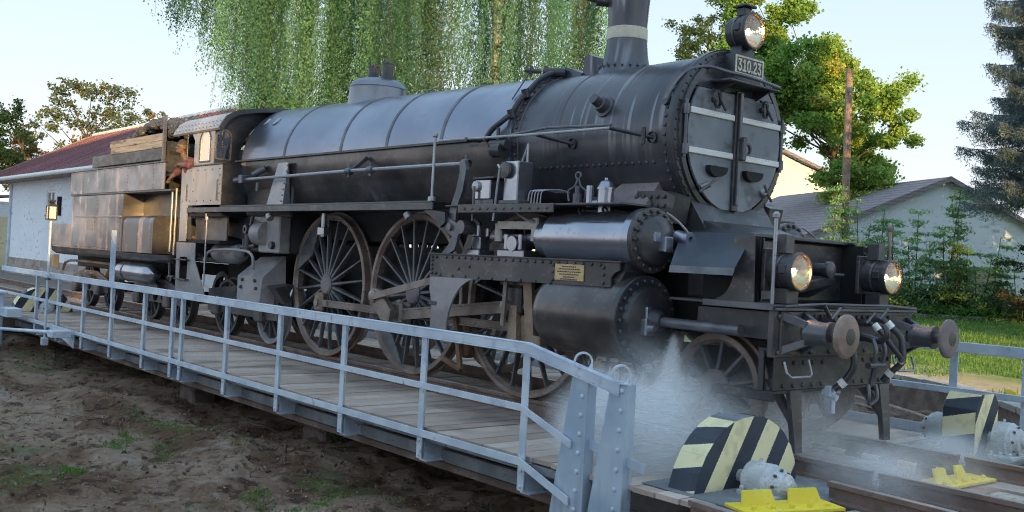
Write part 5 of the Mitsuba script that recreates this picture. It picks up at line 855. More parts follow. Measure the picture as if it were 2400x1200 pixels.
def leaves(P, L_, Wd, col, rg, up=.25, droop=None, aspect=None):
    """rhombic leaves at P; col (n,3)"""
    n = len(P); a = rg.normal(size=(n, 3)); a[:, 2] *= .8
    if droop is not None: a = a * (1 - droop[:, None]) + np.array([0, 0, -1.0]) * droop[:, None] * 1.5
    a /= np.linalg.norm(a, axis=1, keepdims=True); b = rg.normal(size=(n, 3)) + np.array([0, 0, up * 3]); b = np.cross(a, b); b /= np.linalg.norm(b, axis=1, keepdims=True)
    s = rg.uniform(.65, 1.25, (n, 1)); a = a * L_ * .5 * s; b = b * Wd * .5 * s; q = np.cross(a, b); q *= .25 * np.linalg.norm(b, axis=1, keepdims=True) / np.maximum(np.linalg.norm(q, axis=1, keepdims=True), 1e-9)
    V = np.stack([P - a, P + b + q, P + a, P - b + q], 1).reshape(-1, 3); i = np.arange(n)[:, None] * 4
    F = np.concatenate([i + [[0, 1, 2]], i + [[0, 2, 3]]], 1).reshape(-1, 3); return V, F, np.repeat(np.clip(col, 0, 1), 4, 0)
def merge(parts):
    V, F, C, o = [], [], [], 0
    for v, f, c in parts: V.append(v); F.append(f + o); C.append(c); o += len(v)
    return (np.vstack(V), np.vstack(F)), np.vstack(C)
def blades(xy, z, h0, h1, c0, c1, rg, w=.012, lean=.5):
    n = len(xy); h = rg.uniform(h0, h1, n); a = rg.uniform(0, 2 * PI, n); ln = rg.uniform(0, lean, n) * h; d = np.c_[np.cos(a), np.sin(a)]; s = np.c_[-d[:, 1], d[:, 0]] * (w * .5)
    B_ = np.c_[xy, z]; z3 = np.zeros((n, 1)); V = np.stack([B_ - np.c_[s, z3], B_ + np.c_[s, z3], B_ + np.c_[d * (ln * .35)[:, None] + s * .7, h[:, None] * .6], B_ + np.c_[d * ln[:, None], h[:, None]]], 1).reshape(-1, 3)
    i = np.arange(n)[:, None] * 4; F = np.concatenate([i + [[0, 1, 2]], i + [[0, 2, 3]]], 1).reshape(-1, 3); t = rg.random((n, 1)); return V, F, np.repeat(np.asarray(c0) * (1 - t) + np.asarray(c1) * t, 4, 0)
# grass verge at right
n = 90000; d = rng.uniform(0, 1, n) ** .7 * 24 + 9.0; ang = np.radians(rng.uniform(84, 122, n)); xy = np.c_[CAM[0] + 0 + (d + 6) * np.cos(ang), CAM[1] + (d + 8) * np.sin(ang)]
q = npn(np.c_[xy * .8, 0 * xy[:, 0]]); rc = np.hypot(xy[:, 0] - CX, xy[:, 1]); kp = (rc > RP + .5) & (xy[:, 1] > 5.5) & (q > np.median(q) - .18 + .25 * (rc < 13.5)); xy = xy[kp]
m, c = merge([blades(xy, gz(xy[:, 0], xy[:, 1]) - .02, .05, .17, (.10, .23, .06), (.25, .39, .12), rng, .022)])
k = thing('verge_grass', 'short green grass of the verge behind the far railing', 'grass', kind='stuff'); put(k, m, 'mat_blade', False, color=c)
# moss and weeds in the pit: named tufts
def clump(cx, cy, n, rad, h0, h1, c0=(.10, .18, .04), c1=(.22, .33, .10), w=.010):
    a = rng.uniform(0, 2 * PI, n); r_ = rad * np.sqrt(rng.random(n)); xy = np.c_[cx + r_ * np.cos(a), cy + r_ * np.sin(a)]; return blades(xy, pit_h(xy[:, 0], xy[:, 1]) - .005, h0, h1, c0, c1, rng, w, .9)
for (x, y, nn, rad, h, lab) in ((-.50, -4.84, 200, .15, .07, 'bright green weed tuft at lower left of the pit floor'), (1.30, -3.55, 220, .20, .06, 'green weed tuft at bottom centre of the pit floor'), (2.55, -2.95, 260, .12, .10, 'small weed tuft below the railing near its bent end'), (-.65, -1.45, 260, .16, .22, 'leafy weed in the shade under the bridge edge')):
    k = thing('weed_tuft', lab, 'weed', 'weeds growing in the pit'); m, c = merge([clump(x, y, nn, rad, h * .4, h)]); put(k, m, 'mat_blade', False, color=c)
pl = []
for _ in range(150):
    a = rng.uniform(0, 2 * PI); r_ = 9.5 * math.sqrt(rng.random()); x, y = CX + r_ * math.cos(a), r_ * math.sin(a)
    pl.append(clump(x, y, int(rng.integers(14, 60)), rng.uniform(.05, .28), .012, .05))
for (x0, y0, x1, y1) in ((-2.9, -3.4, -1.3, -4.2), (-3.9, -3.2, -2.3, -2.6), (-2.4, -2.8, -.6, -3.9), (1.6, -2.9, 2.2, -3.6)):
    for t in np.linspace(0, 1, 12): pl.append(clump(x0 + (x1 - x0) * t + rng.normal() * .07, y0 + (y1 - y0) * t + rng.normal() * .07, 70, .15, .012, .045))
m, c = merge(pl); k = thing('pit_grass', 'thin sprouting grass and moss over the pit floor', 'grass', kind='stuff'); put(k, m, 'mat_blade', False, color=c)
for (x, y, a, l) in ((-2.3, -1.9, .35, 1.1), (-.5, -2.3, -.5, .7)):
    k = thing('fallen_branch', 'dark stick lying on the pit earth, %s' % ('the longer one' if l > 1 else 'the shorter one nearer the bridge edge'), 'stick')
    pts = [(x + t * l * math.cos(a), y + t * l * math.sin(a), float(pit_h(x + t * l * math.cos(a), y + t * l * math.sin(a))) + .02 + .015 * math.sin(9 * t)) for t in np.linspace(0, 1, 8)]; put(k, tube(pts, np.linspace(.022, .008, 8), 6), 'mat_bark')
n = 5200; th = rng.uniform(0, 2 * PI, n); r_ = RP * np.sqrt(rng.random(n)) * .95; xy = np.c_[CX + r_ * np.cos(th), r_ * np.sin(th)]; P = np.c_[xy, pit_h(xy[:, 0], xy[:, 1]) + .012]
V, F_, C_ = leaves(P, .05, .022, np.where(rng.random((n, 1)) < .6, np.array([[.30, .24, .17]]), np.array([[.16, .105, .06]])) * rng.uniform(.6, 1.3, (n, 1)), rng, 2.5)
k = thing('leaf_litter', 'dry leaves and straw bits strewn over the pit earth', 'leaf litter', kind='stuff'); put(k, (V, F_), 'mat_stonechip', False, color=C_)
# concrete pieces on the verge
for nm, (x, y, ln, wd, h, a), lab in (('kerb_strip', (-4.95, 24.0, 1.35, .3, .26, .87), 'low concrete kerb strip at the edge of the verge'), ('concrete_block', (-3.65, 25.5, .36, .22, .22, .9), 'short concrete block on the grass at right')):
    k = thing(nm, lab, 'kerb' if nm[0] == 'k' else 'block'); put(k, moved(bx(-ln, ln, -wd, wd, -.25, h * .6, .02), (x, y, float(gz(np.array(x), np.array(y)))), a), 'mat_concrete', 20)

# ================================================================== BUILDINGS
def window(parent, x0, x1, z0, z1, y, fm='mat_white'):
    w = part(parent, 'window', ext(sbox(x0, z0, x1, z1).difference(unary_union([sbox(x0 + .09, z0 + .09, (x0 + x1) / 2 - .035, z1 - .09), sbox((x0 + x1) / 2 + .035, z0 + .09, x1 - .09, z1 - .09)])), y - .06, y + .02, 'xz'), fm, 20)
    part(w, 'pane', bx(x0 + .05, x1 - .05, y - .012, y - .002, z0 + .05, z1 - .05), 'mat_pane'); part(w, 'sill', bx(x0 - .08, x1 + .08, y - .14, y + .0, z0 - .07, z0, .01), 'mat_concrete')
SB = thing('station_building', 'long white railway building with a dull red roof behind the tender', 'building')
wy, ey, ry, x0, x1 = 3.9, 3.15, 8.5, -41.2, -22.4
wins = [(-35.2, -33.9, 2.55, 3.6), (-31.2, -29.8, 2.0, 3.55), (-27.4, -26.0, 2.0, 3.55)]
fac = sbox(x0, .55, x1, 4.6)
for a, b, c_, d_ in wins: fac = fac.difference(sbox(a, c_, b, d_))
part(SB, 'wall', ext(fac, wy, wy + .35, 'xz'), 'mat_bluewall', False)
gbl = Polygon([(wy + .36, -.4), (2 * ry - wy - .36, -.4), (2 * ry - wy - .36, 4.4), (ry, 6.9), (wy + .36, 4.4)])
part(SB, 'gable_wall', ext(gbl, x0 + .01, x0 + .35, 'yz'), 'mat_bluewall', False); part(SB, 'gable_wall', ext(gbl, x1 - .35, x1 - .01, 'yz'), 'mat_bluewall', False)
part(SB, 'plinth', bx(x0 - .03, x1 + .03, wy - .06, wy + .3, -.5, .55), 'mat_stone', False)
for a, b, c_, d_ in wins: window(SB, a, b, c_, d_, wy + .1)
sl = (7.15 - 4.28) / (ry - ey)
def slab(xa, xb, y0, z0, y1, z1, t=.10): return hull([(xa, y0, z0), (xb, y0, z0), (xa, y1, z1), (xb, y1, z1), (xa, y0, z0 - t), (xb, y0, z0 - t), (xa, y1, z1 - t), (xb, y1, z1 - t)])
rf = part(SB, 'roof', slab(-44.2, x1 + .5, ey, 4.28, ry, 7.15), 'mat_redroof', False); part(SB, 'roof', slab(-44.2, x1 + .5, 2 * ry - ey, 4.28, ry, 7.148), 'mat_redroof', False)
for i, x in enumerate(np.arange(-43.6, x1 + .3, .62)): part(rf, 'roof_seam', hull([(x - .02, ey, 4.285), (x + .02, ey, 4.285), (x - .02, ry, 7.155), (x + .02, ry, 7.155), (x - .02, ey, 4.315), (x + .02, ey, 4.315), (x - .02, ry, 7.185), (x + .02, ry, 7.185)]), 'mat_redroof', False)
part(rf, 'gutter', cyl((-44.2, ey - .06, 4.18), (x1 + .5, ey - .06, 4.18), .09), 'mat_white'); part(rf, 'ridge_cap', cyl((-44.2, ry, 7.15), (x1 + .5, ry, 7.15), .12), 'mat_white')
part(rf, 'verge_board', slab(-44.28, -44.2, ey, 4.33, ry, 7.2, .25), 'mat_wood'); part(SB, 'soffit', bx(-44.1, x1 + .4, ey + .05, wy, 4.10, 4.14), 'mat_wood')
part(SB, 'downpipe', cyl((-33.0, wy - .06, 2.5), (-33.0, wy - .06, 3.3), .10), 'mat_dark')
part(SB, 'downpipe', cyl((-41.0, wy - .08, .0), (-41.0, wy - .08, 4.1), .06), 'mat_galv'); ck = part(SB, 'chimney', bx(-23.6, -23.0, 8.2, 8.8, 6.6, 7.45), 'mat_stone', False); part(ck, 'chimney_cap', bx(-23.66, -22.94, 8.14, 8.86, 7.453, 7.53, .02), 'mat_concrete')
YB = thing('yellow_shed', 'pale yellow shed with a striped awning at the left edge', 'shed')
part(YB, 'wall', bx(-56, -50, 3.2, 8.0, -.5, 2.6), 'mat_yellowwall', False); part(YB, 'upper_wall', bx(-56, -50, 3.25, 8.0, 2.6, 3.45), 'mat_creamwall', False); part(YB, 'roof', slab(-56.3, -49.7, 2.6, 3.5, 8.2, 4.1), 'mat_brownroof', False); part(YB, 'awning_beam', bx(-56, -49.8, 2.62, 2.75, 3.1, 3.4), 'mat_black')
RSN = thing('red_barrow', 'red hand barrow standing before the yellow shed at the left edge', 'barrow')
put(RSN, cat([bx(-46.2, -45.0, 2.6, 3.2, .5, 1.1, .04), cyl((-45.3, 2.5, .2), (-45.3, 2.62, .2), .3), cyl((-46.0, 2.5, .2), (-46.0, 2.62, .2), .3), bx(-46.6, -46.2, 2.8, 2.9, .8, 1.4)]), 'mat_red')
def gabled(name, lab, P0, rdir, halfw, ridge_z, eave_z, length, wm, rm, wins_=()):
    """gable wall centred at P0 (x,y), ridge running along rdir away from it"""
    Bk = thing(name, lab, 'building'); a = math.atan2(rdir[1], rdir[0]); T = lambda m: moved(m, (P0[0], P0[1], 0), a)
    pg = Polygon([(-halfw, -.4), (halfw, -.4), (halfw, eave_z), (0, ridge_z - .05), (-halfw, eave_z)])
    part(Bk, 'gable_wall', T(ext(pg, 0, .35, 'yz')), wm, False); part(Bk, 'rear_gable', T(ext(pg, length - .35, length, 'yz')), wm, False)
    for s in (-1, 1):
        part(Bk, 'side_wall', T(bx(.351, length - .351, *sorted((s * halfw, s * (halfw - .3))), -.4, eave_z - .02)), wm, False)
        o = .35; k = (ridge_z - eave_z) / halfw
        r2 = part(Bk, 'roof', T(hull([(x, y, z - d) for x in (-.25, length + .25) for (y, z) in ((0, ridge_z + .05), (s * (halfw + o), eave_z + .05 - o * k)) for d in (0, .10)])), rm, False)
        part(r2, 'verge_board', T(hull([(x, y, z - d) for x in (-.30, -.252) for (y, z) in ((0, ridge_z + .07), (s * (halfw + o), eave_z + .07 - o * k)) for d in (0, .2)])), rm)
    for (y0, y1, z0, z1) in wins_:
        w = part(Bk, 'window', T(bx(-.05, .02, y0, y1, z0, z1)), 'mat_white'); part(w, 'pane', T(bx(-.06, -.051, y0 + .07, y1 - .07, z0 + .07, z1 - .07)), 'mat_pane')
    return Bk
gabled('blue_house', 'low blue-white house with a brown roof behind the shrubs at right', (-8.43, 30.82), (-.883, .469), 5.9, 5.89, 3.35, 14, 'mat_bluewall', 'mat_brownroof', wins_=((-5.2, -4.3, 1.0, 1.9),))
gabled('white_barn', 'tall cream white gable wall seen beyond the smokebox', (-31.3, 40.9), (-.7655, .6437), 11.0, 12.6, 8.0, 16, 'mat_creamwall', 'mat_brownroof')
HW = thing('garden_hut', 'little white hut with a dark opening among the shrubs at right', 'hut'); HA = math.atan2(30.82 + 8.3, -8.43 - 10.83)
hx, hy = -6.75, 28.2
part(HW, 'wall', moved(bx(-.7, .7, -.6, .6, -.1, 2.0, .01), (hx, hy, .2), .6), 'mat_whitewall', False); part(HW, 'opening', moved(bx(-.2, .45, -.62, -.601, 1.35, 1.75), (hx, hy, .2), .6), 'mat_dark'); part(HW, 'roof', moved(bx(-.85, .85, -.8, .75, 2.0, 2.08, .01), (hx, hy, .2), .6), 'mat_brownroof', False)
HW2 = thing('cream_wall_stub', 'cream garden wall stub right of the little white hut', 'wall'); put(HW2, moved(bx(-.75, .75, -.12, .12, -.2, 1.9, .02), (-6.0, 29.0, .35), .9), 'mat_yellowwall', False)
UP = thing('utility_pole', 'bare wooden utility pole standing in front of the maple', 'pole')
put(UP, cyl((-8.25, 23.3, -.2), (-8.36, 23.15, 9.05), .155, .12, 14), 'mat_wood')
part(UP, 'insulator', cat([cyl((-8.36, 23.15, 8.2), (-8.20, 22.98, 8.25), .03), cyl((-8.20, 22.98, 8.2), (-8.20, 22.98, 8.36), .05)]), 'mat_concrete')
ES = thing('sun_blocker', 'unseen blocks added behind the viewer to keep the low sun off the yard', 'building')  # never in view; added to block the sun, heights set by the shadow edge
sd = np.array([.906, -.423]); nd = np.array([.423, .906])
def shed(s0, s1, n0, n1, h, nm):  # one plain block of the added sun blocker
    p = [sd * a + nd * b for a in (s0, s1) for b in (n0, n1)]; return hull([(q[0], q[1], z) for q in p for z in (-.5, h)])
part(ES, 'wall', shed(44, 58, -3.3, 9, 11.9, 'w'), 'mat_creamwall', False); part(ES, 'low_blocker', shed(44.01, 58, -7.6, -3.3, 9.3, 'w'), 'mat_creamwall', False); part(ES, 'tall_blocker', shed(44.02, 60, -32, -7.6, 19.5, 'w'), 'mat_creamwall', False)
# ================================================================== TREES AND SHRUBS
RT = np.array([.6458, .7635, 0.0]); DP = np.array([-.7635, .6458, 0.0])      # along and across the tree line behind the yard
G1, G2 = np.array((.055, .160, .078)), np.array((.21, .43, .23))
def shades(n, c0, c1, rg): t = rg.random((n, 1)); return np.asarray(c0) * (1 - t) + np.asarray(c1) * t
def weeping(name, lab, base, a0, a1, zlow, nclus, rg, warm):
    K = thing(name, lab, 'birch tree', 'weeping birches behind the locomotive'); V = []; tw = []; B0 = np.array([base[0], base[1], 0.0])
    part(K, 'trunk', tube([(base[0], base[1], -.4), (base[0] + .05, base[1], 3.), (base[0] - .05, base[1] + .1, 7.), (base[0] + .1, base[1], 12.), (base[0], base[1], 16.)], [.24, .21, .16, .11, .04], 12), 'mat_birchbark')
    limbs = []
    for i in range(11):
        a = a0 + (a1 - a0) * (i + .5) / 11; dd = rg.uniform(-2, 2); e = B0 + RT * a + DP * dd; s = B0 + (0, 0, rg.uniform(6.5, 9.0))
        limbs.append(tube(curve([s, s * .5 + e * .5 + (0, 0, 11.5 - s[2] * .5), e + (0, 0, 11.8), e + RT * .4 * np.sign(a) + (0, 0, 10.6)], 12), np.linspace(.07, .02, 12), 6))
    part(K, 'limbs', cat(limbs), 'mat_bark')
    for j in range(nclus):
        a = a0 + (a1 - a0) * (j + rg.random()) / nclus; dd = rg.normal() * 1.7; cc = shades(1, G1, G2, rg)[0] * rg.uniform(.5, 1.4)
        if rg.random() < warm: cc = cc * .6 + np.array((.20, .12, .03)) * .5
        zb = zlow(a) + rg.exponential(.55); ns = int(rg.integers(5, 26)); sp = rg.uniform(.06, .20)
        for _ in range(ns):
            o = B0 + RT * (a + rg.normal() * sp) + DP * (dd + rg.normal() * sp * 1.6); z0 = zb + abs(rg.normal()) * .55; z1 = 11.6 + rg.normal() * .4
            n = int((z1 - z0) * rg.uniform(17, 36)); z = z0 + (z1 - z0) * np.sort(rg.random(n)); sw = rg.normal(size=2) * .05
            ph = rg.uniform(0, 6.28); am = rg.uniform(.02, .13); fq = rg.uniform(.7, 1.7); wv = am * np.sin(z * fq + ph)
            P = np.c_[o[0] + sw[0] * (z1 - z) + RT[0] * wv, o[1] + sw[1] * (z1 - z) + RT[1] * wv, z] + rg.normal(size=(n, 3)) * (.07, .07, .02)
            V.append(leaves(P, .072, .040, cc * rg.uniform(.85, 1.2, (n, 1)) + rg.normal(size=(n, 3)) * .006, rg, .15, np.full(n, .6)))
            if _ % 7 == 0: tw.append(tube([(o[0] + sw[0] * (z1 - q) + RT[0] * am * math.sin(q * fq + ph), o[1] + sw[1] * (z1 - q) + RT[1] * am * math.sin(q * fq + ph), q) for q in np.linspace(z1, z0, 9)], .004, 3))
    m, c = merge(V); part(K, 'crown', m, 'mat_leaf', False, color=c, label='curtain of long hanging leafy fronds'); part(K, 'twigs', cat(tw), 'mat_bark', False)
rg = np.random.default_rng(8)
b1 = (-18.2, 5.5); b2 = (-12.6, 10.4)
def zl1(a):   # fronds shorten towards the open left side
    return float(np.interp(a, [-3.1, -2.75, -2.6, -2.45, -2.1, -1.8, -1.6, -1.5, -1.2, -1.05, -.92, -.8, -.6], [8.2, 7.7, 9.6, 7.6, 7.1, 7.9, 8.9, 6.6, 6.1, 6.6, 9.2, 6.0, 4.8]))
weeping('weeping_birch', 'tall weeping birch with green hanging fronds left of the steam dome', b1, -3.0, 5.2, zl1, 92, rg, .03)
weeping('weeping_birch', 'weeping birch with a white spotted trunk behind the middle of the boiler', b2, -2.6, 3.6, lambda a: 4.3 if a < 1.6 else 5.0, 46, rg, .07)
def leafy(name, lab, catg, base, clumps, n_per, L_, Wd, c0, c1, rg, trunk=(.2, .1), ztop=None, warm=None, group=None, up=.3, stems=None, flat=1.0):
    """clumps: (along, depth, z, radius)"""
    K = thing(name, lab, catg, group); B0 = np.array([base[0], base[1], 0.0]); zg = base[2] if len(base) > 2 else -.3; V = []; lim = []
    zt = ztop or max(c[2] for c in clumps)
    if stems is None:
        part(K, 'trunk', tube([B0 + (0, 0, zg), B0 + (.05, .05, zt * .35), B0 + (-.08, .1, zt * .65), B0 + (0, 0, zt * .92)], [trunk[0], trunk[0] * .85, trunk[0] * .55, trunk[1] * .3], 10), 'mat_bark')
    for (a, d, z, r) in clumps:
        ctr = B0 + RT * a + DP * d + (0, 0, z); n = int(n_per * r * r); nb = max(5, int(7 * r * r)); sub = ctr + rg.normal(size=(nb, 3)) * r * np.array([.48, .48, .40 * flat])
        idx = rg.integers(0, nb, n); P = sub[idx] + rg.normal(size=(n, 3)) * r * np.array([.20, .20, .15 * flat])
        bc = shades(nb, c0, c1, rg); col = bc[idx] * rg.uniform(.8, 1.25, (n, 1))
        if warm is not None: k = rg.random(nb)[idx] < warm[0]; col[k] = col[k] * .4 + np.asarray(warm[1]) * rg.uniform(.7, 1.1, (int(k.sum()), 1))
        V.append(leaves(P, L_, Wd, col, rg, up)); s = B0 + (0, 0, min(zt * .8, max(zg + .3, (z - .3) * (.78 if stems is None else .02)))) if stems is None else B0 + RT * a * .45 + (0, 0, zg)
        lim.append(tube(curve([s, s * .45 + ctr * .55 + (0, 0, -.15 * r), ctr], 7), np.linspace(trunk[1] * (.6 if stems is None else .3), .012, 7), 5))
        for q in sub[:5]: lim.append(tube([ctr, ctr * .5 + q * .5 + (0, 0, .05), q], [.02, .012, .006], 3))
    part(K, 'limbs' if stems is None else 'stems', cat(lim), 'mat_bark'); m, c = merge(V); part(K, 'crown', m, 'mat_leaf', False, color=c); return K
rg = np.random.default_rng(14)
def cl(lst, dep, r): return [(a, rg.uniform(-dep, dep), z, r * rg.uniform(.8, 1.2)) for a, z in lst]
mp = cl([(-3.0, 13.2), (-3.6, 10.9), (-2.6, 9.8), (-2.0, 11.4), (-4.2, 14.6), (-2.3, 14.2), (-4.4, 12.3), (-4.6, 9.6), (-1.6, 10.0), (-3.6, 8.3), (-3.4, 9.9)], 1.6, 1.25) + \
     cl([(-.5, 11.6), (.9, 10.9), (1.9, 9.7), (2.4, 8.5), (.1, 9.9), (-.7, 9.1), (1.3, 8.4), (2.4, 7.0), (1.7, 6.6), (-.1, 8.3), (.4, 6.3), (.9, 7.4), (-1.8, 9.3), (-1.1, 9.8), (2.0, 7.8), (-1.2, 9.4), (-1.4, 11.0), (-2.8, 12.3), (.3, 10.9), (1.1, 9.5), (2.3, 5.9), (-.9, 10.4), (1.3, 5.7), (.9, 5.2), (-.9, 8.8)], 1.8, 1.05)
leafy('maple_tree', 'yellow-green maple lit by the low sun behind the utility pole', 'maple tree', (-14.18, 31.7), mp, 2300, .165, .135, (.19, .36, .08), (.42, .57, .16), rg, (.30, .09), 9.5, (.07, (.44, .36, .08)))
leafy('tall_tree', 'distant blue-green tree left of the upper headlamp', 'tree', (-27.6, 38.9), cl([(-.6, 16.2), (.4, 17.2), (.9, 15.6), (-.2, 14.8), (1.2, 17.8), (-1.1, 15.0), (.5, 13.8), (1.6, 14.4), (2.0, 16.6)], 1.2, 1.05), 900, .16, .13, (.07, .13, .055), (.12, .19, .08), rg, (.25, .12))
def spruce(name, lab, base, h, rad, z0, c0, c1, rg, nb=150, lay=None):
    K = thing(name, lab, 'spruce tree'); B0 = np.array([base[0], base[1], 0.]); part(K, 'trunk', tube([B0 + (0, 0, -.3), B0 + (0, 0, h * .5), B0 + (0, 0, h)], [.24, .15, .02], 10), 'mat_bark'); V = []; br = []
    for i in range(nb):
        t = (i + rg.random()) / nb; z = z0 + (h - z0) * t; R_ = rad * (1 - .62 * t) * rg.uniform(.62, 1.15) * (1 if lay is None else lay(z)); a = rg.uniform(0, 2 * PI); d = np.array([math.cos(a), math.sin(a), 0]); s = np.array([-d[1], d[0], 0])
        q = np.linspace(0, 1, 9); P = B0 + d * (q * R_)[:, None] + np.array([0, 0, 1.])[None] * (z + (-.34 * R_ * q ** .8 + .20 * R_ * q ** 3))[:, None]; br.append(tube(P, np.linspace(.035, .006, 9), 4))
        nn = int(560 * R_); u = rg.random(nn) ** .75; c = np.stack([np.interp(u, q, P[:, k]) for k in range(3)], 1); side = rg.normal(size=nn) * .16 * (.4 + .8 * (1 - u)) * R_ * .55
        hang = -np.abs(rg.normal(size=nn)) * .17; c = c + s * side[:, None] + np.array([0, 0, 1.]) * (hang - .18 * np.abs(side))[:, None] + d * (rg.normal(size=nn) * .06)[:, None]
        bc = shades(1, c0, c1, rg) * rg.uniform(.8, 1.2); V.append(leaves(c, .135, .024, bc * rg.uniform(.75, 1.25, (nn, 1)), rg, .2, np.full(nn, .35)))
    part(K, 'limbs', cat(br), 'mat_bark'); m, c = merge(V); part(K, 'crown', m, 'mat_leaf', False, color=c)
spruce('spruce_tree', 'grey-green spruce with drooping boughs at the right edge', (-.48, 21.8), 15.5, 3.0, 4.5, (.15, .20, .20), (.25, .31, .31), np.random.default_rng(4), 460)
rg = np.random.default_rng(31)
DZ = .35
leafy('bush', 'dark reddish-green bush under the spruce at the right edge', 'bush', (-2.6, 24.3, DZ), cl([(-.1, 2.4), (.6, 2.9), (.3, 1.6), (.9, 1.9), (-.5, 1.3), (.1, .9), (.8, .9), (1.3, 2.6)], .5, .62), 1500, .09, .06, (.045, .085, .04), (.09, .13, .06), rg, (.06, .05), None, (.22, (.20, .085, .045)), stems=True)
def sapling(lab, base, cols, rg, c0=(.13, .28, .13), c1=(.31, .48, .21)):
    """several upright stems with flat layers of leaflets; cols: (along, depth, ztop)"""
    K = thing('young_ash', lab, 'young tree', 'self-sown young trees before the blue-white house'); B0 = np.array([base[0], base[1], 0.]); V = []; stm = []
    for (a, d, zt) in cols:
        o = B0 + RT * a + DP * d; tip = o + RT * rg.normal() * .12 + (0, 0, zt); stm.append(tube([B0 + RT * a * .5 + (0, 0, DZ - .2), o + (0, 0, zt * .5), tip], [.035, .022, .008], 6))
        z = DZ + .45
        for _ in range(3):
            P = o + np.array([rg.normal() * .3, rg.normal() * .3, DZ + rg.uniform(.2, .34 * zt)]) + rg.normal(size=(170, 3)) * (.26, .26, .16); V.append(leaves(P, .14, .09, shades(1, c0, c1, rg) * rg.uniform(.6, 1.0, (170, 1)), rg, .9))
        while z < zt + .05:
            f = (z - DZ) / (zt - DZ); w = .16 + .40 * rg.random() ** 1.5 + .12 * max(.6 - f, 0)
            for _ in range(int(rg.integers(1, 6))):
                an = rg.uniform(0, 2 * PI); dr = np.array([math.cos(an), math.sin(an), rg.uniform(-.1, .35)]); l = w * rg.uniform(.6, 1.2); s = o + (tip - o) * np.array([f, f, 0]) + (0, 0, z); e = s + dr * l + (0, 0, .05 * l); stm.append(tube([s, s * .5 + e * .5 + (0, 0, .05), e], [.008, .006, .003], 3))
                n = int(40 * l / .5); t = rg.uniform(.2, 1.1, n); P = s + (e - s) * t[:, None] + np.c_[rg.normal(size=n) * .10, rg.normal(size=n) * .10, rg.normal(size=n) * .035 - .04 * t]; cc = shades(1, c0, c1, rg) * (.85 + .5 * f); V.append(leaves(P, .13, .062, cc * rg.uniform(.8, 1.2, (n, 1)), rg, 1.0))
            z += rg.uniform(.15, .30)
    part(K, 'stems', cat(stm), 'mat_bark'); m, c = merge(V); part(K, 'crown', m, 'mat_leaf', False, color=c)
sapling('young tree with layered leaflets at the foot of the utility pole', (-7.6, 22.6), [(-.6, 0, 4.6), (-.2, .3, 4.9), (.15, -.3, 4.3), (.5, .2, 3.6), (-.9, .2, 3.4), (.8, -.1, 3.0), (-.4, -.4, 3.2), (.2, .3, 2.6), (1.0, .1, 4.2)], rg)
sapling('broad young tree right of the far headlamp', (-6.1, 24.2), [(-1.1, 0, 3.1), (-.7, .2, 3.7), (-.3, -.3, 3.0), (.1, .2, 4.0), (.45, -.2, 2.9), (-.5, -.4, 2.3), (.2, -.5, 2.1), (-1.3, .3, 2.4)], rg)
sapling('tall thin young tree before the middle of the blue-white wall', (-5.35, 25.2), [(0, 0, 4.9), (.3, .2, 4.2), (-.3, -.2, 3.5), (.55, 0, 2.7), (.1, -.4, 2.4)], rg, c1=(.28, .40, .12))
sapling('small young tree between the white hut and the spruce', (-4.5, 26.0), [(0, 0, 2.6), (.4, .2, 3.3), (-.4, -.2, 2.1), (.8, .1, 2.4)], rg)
# ground cover
n = 26000; t = rg.random(n); P = np.array([-6.6, 24.3, 0]) + RT * (t * 6.2 - .6)[:, None] + DP * (rg.normal(size=n) * .9)[:, None]; P[:, 2] = gz(P[:, 0], P[:, 1]) + rg.random(n) * .55 * (.6 + .5 * npn(P * 1.3))
V, F_, C_ = leaves(P, .11, .09, shades(n, (.06, .15, .035), (.14, .27, .06), rg), rg, .8); k = thing('ivy', 'low green ivy along the foot of the house and shrubs', 'ivy', kind='stuff'); put(k, (V, F_), 'mat_leaf', False, color=C_)
# left background
rg = np.random.default_rng(51); LR = np.array([.40, .917, 0]); RTs = RT.copy(); RT = LR; DP = np.array([-.917, .40, 0])
leafy('thin_tree', 'sparse leafy tree rising behind the red roof at left', 'tree', (-62.2, 13.5), cl([(-4.0, 8.2), (-3.0, 9.3), (-1.6, 11.4), (-.6, 10.0), (.2, 12.2), (1.3, 11.0), (2.3, 12.0), (2.8, 10.1), (-2.2, 10.0), (-.9, 8.2), (.9, 9.2), (2.2, 8.2), (-3.4, 7.2), (.1, 7.0), (3.4, 8.6), (-1.5, 12.2), (4.3, 9.4), (3.6, 11.0), (-2.6, 6.4)], 1.5, 1.15), 270, .24, .18, (.10, .14, .08), (.22, .27, .14), rg, (.25, .10), 11, (.02, (.34, .19, .05)))
leafy('dark_tree', 'dark green tree at the far left edge', 'tree', (-58.0, 8.3), cl([(-1.2, 9.6), (-.8, 8.2), (-1.5, 7.0), (-.6, 6.6), (-2.2, 8.4), (-.9, 5.4), (-1.8, 5.8), (-.2, 5.4)], 1.0, 1.05), 800, .20, .15, (.035, .075, .04), (.06, .11, .055), rg, (.2, .12))
leafy('autumn_bush', 'rusty orange bush between the dark tree and the red roof', 'bush', (-61.5, 9.6), cl([(-1.0, 7.2), (-.3, 6.6), (.3, 7.4), (-1.2, 6.0), (.5, 6.0), (-.4, 8.0)], .8, .9), 420, .20, .15, (.14, .10, .04), (.24, .16, .06), rg, (.15, .1), None, (.5, (.11, .15, .05)))
